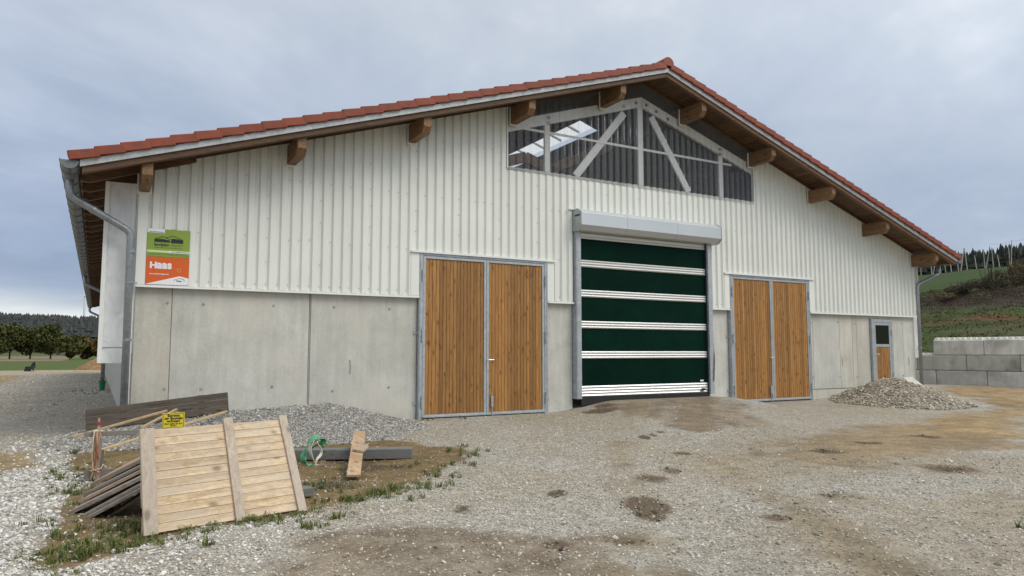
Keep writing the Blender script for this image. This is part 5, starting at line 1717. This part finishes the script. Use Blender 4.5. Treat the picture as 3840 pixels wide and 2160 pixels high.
rg3 = np.random.default_rng(5)
pts = []
for i in range(1000):
    sx_ = rg3.uniform(0, 1); dp_ = rg3.uniform(0, 1) ** 1.4
    y = 60 + sx_ * 150
    s_ = 255 + dp_ * 60 + (y - 110) * 0.15
    x = s_ + 30 + 0.05 * y
    pts.append((x, y, float(terrain(x, y)) - 0.4, rg3.uniform(8.5, 11.5)))
conifers('conifer_wood', pts, 'conifer', 'dark conifer wood along the hilltop behind the hop poles', rg3, 6, 8, 0.30)
pts = []
for i in range(2600):
    x = rg3.uniform(-330, 60); y = 1380 + rg3.uniform(0, 1) ** 2 * 420
    pts.append((x, y, float(terrain(x, y)) - 1, rg3.uniform(13, 21)))
for i in range(1500):
    x = rg3.uniform(-300, 40); y = rg3.uniform(760, 1380)
    if vnoise(x, y, 91, 0.006) > 0.34: pts.append((x, y, float(terrain(x, y)) - 1, rg3.uniform(10, 18)))
for i in range(420):
    x = rg3.uniform(-150, 30); y = rg3.uniform(430, 640)
    if vnoise(x, y, 93, 0.014) > 0.45: pts.append((x, y, float(terrain(x, y)) - 1, rg3.uniform(5, 10)))
conifers('far_wood', pts, 'far_wood', 'far wooded ridge along the horizon on the left', rg3, 3, 6, 0.34)


def brush(name, x, y, w_, h, mt, label, seed, n=900, twigs=26, grp=None, leaf=0.048, cat='shrub'):
    rg_ = np.random.default_rng(seed)
    z0 = float(terrain(x, y))
    e = empty(name, (x, y, z0), label, cat, grp)
    t_ = MB()
    for i in range(twigs):
        a_ = rg_.uniform(0, 6.283); q_ = rg_.uniform(0, 0.35) * w_
        tip = (x + math.cos(a_) * q_ * 1.5, y + math.sin(a_) * q_ * 1.5, z0 + h * rg_.uniform(0.6, 1.15))
        bs_ = (x + math.cos(a_) * q_ * 0.7, y + math.sin(a_) * q_ * 0.7, z0 - 0.2)
        md2 = ((tip[0] + bs_[0]) / 2 + rg_.uniform(-.15, .15), (tip[1] + bs_[1]) / 2, (tip[2] + bs_[2]) / 2)
        t_.tube([bs_, md2, tip], [0.035, 0.025, 0.008], 4)
    t_.build('twigs', M['trunk'], e)
    blobs = [(x + rg_.uniform(-.35, .35) * w_, y + rg_.uniform(-.35, .35) * w_, z0 + h * rg_.uniform(0.2, 0.75), w_ * 0.22, w_ * 0.22, h * 0.25) for i in range(9)]
    v_, f_ = leaf_cloud(rg_, blobs, n * 2, leaf, 0.35)
    mb_ = MB()
    mb_.add(v_, f_)
    mb_.build('foliage', M[mt], e, fixn=False)
    return e


brush('shrub', 65.6, 18.8, 1.9, 1.9, 'leaf_brown', 'upright brown leaved shrub on the crest of the bank', 21, 1100, 24)
brush('shrub', 67.6, 17.6, 2.6, 2.7, 'leaf_straw', 'tall straw coloured shrub at the right edge of the bank', 22, 2000, 50)
brush('shrub', 63.5, 20.2, 2.8, 0.9, 'leaf_brown', 'low tangle of brown brush on the bank, nearest the barn', 23, 1800, 40)
brush('shrub', 65.2, 18.6, 3.2, 1.0, 'leaf_brown', 'low heap of dead brush in the middle of the bank', 24, 2200, 44)
brush('shrub', 66.8, 16.9, 3.6, 1.5, 'leaf_brown', 'wide heap of dead brush below the straw shrub', 25, 2600, 50)
brush('shrub', 61.8, 20.6, 2.2, 0.8, 'leaf_straw', 'dry pale grass tuft on the bank beside the downpipe', 26, 600, 30)

# hop poles on the hill
HOPS = [((235.652, 125.582), (235.191, 125.503), 7), ((238.687, 123.811), (238.242, 123.723), 7), ((239.05, 123.6), (240.4, 122.9), 7), ((241.265, 122.311), (240.3, 122.24), 7), ((242.691, 121.487), (241.7, 121.46), 7),
        ((244.386, 120.505), (243.1, 120.54), 7), ((246.408, 119.322), (245.3, 119.3), 7), ((246.958, 118.993), (247.590, 117.864), 7.6), ((248.940, 117.852), (247.721, 117.798), 7.4),
        ((251.629, 116.287), (250.709, 116.322), 4.9), ((253.982, 114.869), (253.079, 114.746), 6.3), ((254.053, 114.810), (254.880, 113.541), 7.8), ((256.485, 113.5), (255.419, 113.307), 7.2),
        ((258.271, 112.418), (257.224, 112.526), 4.8), ((261.131, 110.785), (260.352, 110.507), 7.1), ((261.4, 110.6), (261.181, 109.811), 9.2)]
ORD = 'first second third fourth fifth sixth seventh eighth ninth tenth eleventh twelfth thirteenth fourteenth fifteenth sixteenth'.split()
for i, (b_, tp, h) in enumerate(HOPS):
    z0 = float(terrain(b_[0], b_[1]))
    zb_ = max(z0, 27.0 + i * 0.12)
    o = MB().tube([(b_[0], b_[1], z0 - 0.5), (tp[0], tp[1], zb_ + h)], [0.17, 0.12], 8).build('hop_pole', M['pole'])
    lb = ('short' if h < 5 else 'tall') + (' right leaning' if i in (2, 7, 11) else '') + ' hop pole on the hilltop meadow, %s from the barn' % ORD[i]
    tag(o, lb, 'pole', 'hop poles on the hilltop')
z_ = 37.0
wi = MB().tube([(254.88, 113.54, 36.9), (258, 111.7, 36.9), (261.18, 109.81, 38.0), (266, 107, 38.6)], 0.035, 4).build('trellis_wire', M['rail'])
tag(wi, 'thin trellis wire strung between the tall hop poles', 'wire')

# wind turbine on the far ridge
wtb = empty('wind_turbine', (-37.5, 2541, 60), 'slim white wind turbine on the far ridge seen edge on', 'wind turbine')
MB().tube([(-37.5, 2541, 40), (-38.3, 2535, 171)], [4.2, 2.4], 12).build('tower', M['turbine'], wtb)
MB().box(-41, -36, 2531, 2541, 169, 174).build('nacelle', M['turbine'], wtb, bevel=0.6)
for a_ in (183, 63, 303):
    ca, sa = math.cos(R(a_)), math.sin(R(a_))
    ln = 17.0 if a_ == 183 else 20.0
    if a_ == 183:
        MB().tube([(-40, 2530, 171.5), (-40 + ca * ln * 0.5, 2530, 171.5 + sa * ln * 0.5), (-40 + ca * ln, 2530, 171.5 + sa * ln)], [0.9, 0.9, 0.3], 6).build('blade', M['turbine'], wtb)

# ------------------------------------------------------------------ grass and weeds
rg4 = np.random.default_rng(9)
TUFTS = [(2.71, -6.61, .35, 170), (2.23, -6.69, .25, 160), (1.55, -6.31, .33, 260), (1.62, -6.0, .3, 170), (1.75, -6.75, .28, 150), (1.23, -7.86, .16, 90), (1.5, -7.6, .12, 60), (1.11, -7.5, .2, 60), (-0.41, -7.62, .34, 420), (-0.68, -7.72, .25, 300),
         (-0.05, -7.2, .3, 200), (-0.2, -7.0, .25, 160), (-0.45, -7.25, .3, 200), (0.65, -7.30, .2, 40), (-0.7, -1.7, .12, 50), (-0.82, -4.12, .14, 90), (-0.85, -3.5, .16, 70), (-0.8, -5.2, .15, 60), (4.46, -4.21, .3, 90), (4.2, -4.8, .25, 80), (3.7, -5.5, .3, 120), (3.2, -6.1, .3, 150),
         (0.1, -3.6, .3, 80), (-0.6, -3.0, .2, 60), (6.2, -0.4, .12, 40), (5.5, -0.25, .1, 40), (7.0, -11.0, .3, 30), (-0.9, -6.7, .2, 70), (3.3, -5.2, .2, 60), (4.5, -3.7, .2, 50), (2.0, -7.0, .15, 70), (0.3, -8.0, .1, 24), (2.35, -7.2, .12, 30), (-0.6, 17.5, .6, 160), (-0.5, 15.5, .5, 120)]
V, F = [], []
for x, y, r_, n_ in TUFTS:
    for sub in range(max(3, n_ // 11)):
        a_ = rg4.uniform(0, 6.283); q_ = r_ * math.sqrt(rg4.uniform(0, 1))
        cx_, cy_ = x + q_ * math.cos(a_) * 1.3, y + q_ * math.sin(a_) * 0.8
        cz_ = float(terrain(cx_, cy_)) - 0.005
        hh = rg4.uniform(0.03, 0.10)
        for k in range(16):
            b_ = rg4.uniform(0, 6.283); ln = hh * rg4.uniform(0.5, 1.25); lean = rg4.uniform(0.2, 1.0) * ln
            x0, y0 = cx_ + rg4.normal() * 0.018, cy_ + rg4.normal() * 0.018
            dx, dy = math.cos(b_), math.sin(b_)
            w2 = rg4.uniform(0.0022, 0.0050)
            o_ = len(V)
            V += [(x0 - dy * w2, y0 + dx * w2, cz_), (x0 + dy * w2, y0 - dx * w2, cz_),
                  (x0 + dx * lean * .4 + dy * w2 * .8, y0 + dy * lean * .4 - dx * w2 * .8, cz_ + ln * .7), (x0 + dx * lean * .4 - dy * w2 * .8, y0 + dy * lean * .4 + dx * w2 * .8, cz_ + ln * .7),
                  (x0 + dx * lean, y0 + dy * lean, cz_ + ln * rg4.uniform(0.7, 1.0))]
            F += [(o_, o_ + 1, o_ + 2, o_ + 3), (o_ + 3, o_ + 2, o_ + 4)]
fx_, fy_ = rg4.uniform(-1.3, 5.0, 9000), rg4.uniform(-8.4, -1.6, 9000)
dS = inpoly(fx_, fy_, SOIL)
pr = np.exp(-((dS + 0.02) / 0.20) ** 2) * 0.30 + (dS > 0) * 0.045
pr = pr * np.clip((fbm(fx_, fy_, 103, 0.9) - 0.36) * 5, 0, 1) * (1 - sst(-4.2, -2.4, fy_) * 0.7)
kp = rg4.uniform(0, 1, 9000) < pr
for cx_, cy_ in zip(fx_[kp].tolist(), fy_[kp].tolist()):
    cz_ = float(terrain(cx_, cy_)) - 0.004
    hh = rg4.uniform(0.015, 0.07)
    for k in range(int(rg4.integers(6, 18))):
        b_ = rg4.uniform(0, 6.283); ln = hh * rg4.uniform(0.5, 1.3); lean = rg4.uniform(0.4, 1.5) * ln
        x0, y0 = cx_ + rg4.normal() * 0.03, cy_ + rg4.normal() * 0.03
        dx, dy = math.cos(b_), math.sin(b_)
        w2 = rg4.uniform(0.002, 0.006)
        o_ = len(V)
        V += [(x0 - dy * w2, y0 + dx * w2, cz_), (x0 + dy * w2, y0 - dx * w2, cz_),
              (x0 + dx * lean * .5 + dy * w2, y0 + dy * lean * .5 - dx * w2, cz_ + ln * .7), (x0 + dx * lean * .5 - dy * w2, y0 + dy * lean * .5 + dx * w2, cz_ + ln * .7),
              (x0 + dx * lean, y0 + dy * lean, cz_ + ln * rg4.uniform(0.5, 0.9))]
        F += [(o_, o_ + 1, o_ + 2, o_ + 3), (o_ + 3, o_ + 2, o_ + 4)]
gm = MB()
gm.v, gm.f, gm.m = V, F, [0] * len(F)
tag(gm.build('grass', M['grass'], fixn=False), 'sparse green grass and weeds along the edge of the soil patch', None, None, 'stuff')

# dead brush and rough grass on the bank: nobody could count it
rg5 = np.random.default_rng(31)
blobs = []
for i in range(150):
    y = rg5.uniform(2, 34); s_ = rg5.uniform(26, 35)
    x = s_ + 30 + 0.05 * y
    z = float(terrain(x, y))
    w2 = rg5.uniform(0.3, 1.0)
    blobs.append((x, y, z + 0.12, w2, w2, rg5.uniform(0.2, 0.6)))
v_, f_ = leaf_cloud(rg5, blobs, 24000, 0.06, 0.22)
mb_ = MB(); mb_.add(v_, f_)
tag(mb_.build('dead_brush', M['leaf_brown'], fixn=False), 'tangled dead brush strewn along the crest of the bank', None, None, 'stuff')
V, F = [], []
n_ = 26000
ys3 = rg5.uniform(-2, 26, n_); ss3 = rg5.uniform(1.0, 27, n_)
xs3 = ss3 + 30 + 0.05 * ys3
keep = fbm(xs3, ys3, 99, 0.8) > 0.40
xs3, ys3 = xs3[keep], ys3[keep]
zs3 = terrain(xs3, ys3)
for x, y, z in zip(xs3.tolist(), ys3.tolist(), zs3.tolist()):
    a_ = rg5.uniform(0, 6.283); h = rg5.uniform(0.03, 0.10); w2 = rg5.uniform(0.02, 0.06); l = rg5.uniform(0.0, 0.12)
    dx, dy = math.cos(a_), math.sin(a_)
    o_ = len(V)
    V += [(x - dx * w2, y - dy * w2, z - 0.02), (x + dx * w2, y + dy * w2, z - 0.02), (x - dy * l, y + dx * l, z + h)]
    F.append((o_, o_ + 1, o_ + 2))
mb_ = MB(); mb_.v, mb_.f, mb_.m = V, F, [0] * len(F)
tag(mb_.build('bank_grass', M['leaf_bank'], fixn=False), 'rough olive grass growing on the slope behind the block wall', None, None, 'stuff')
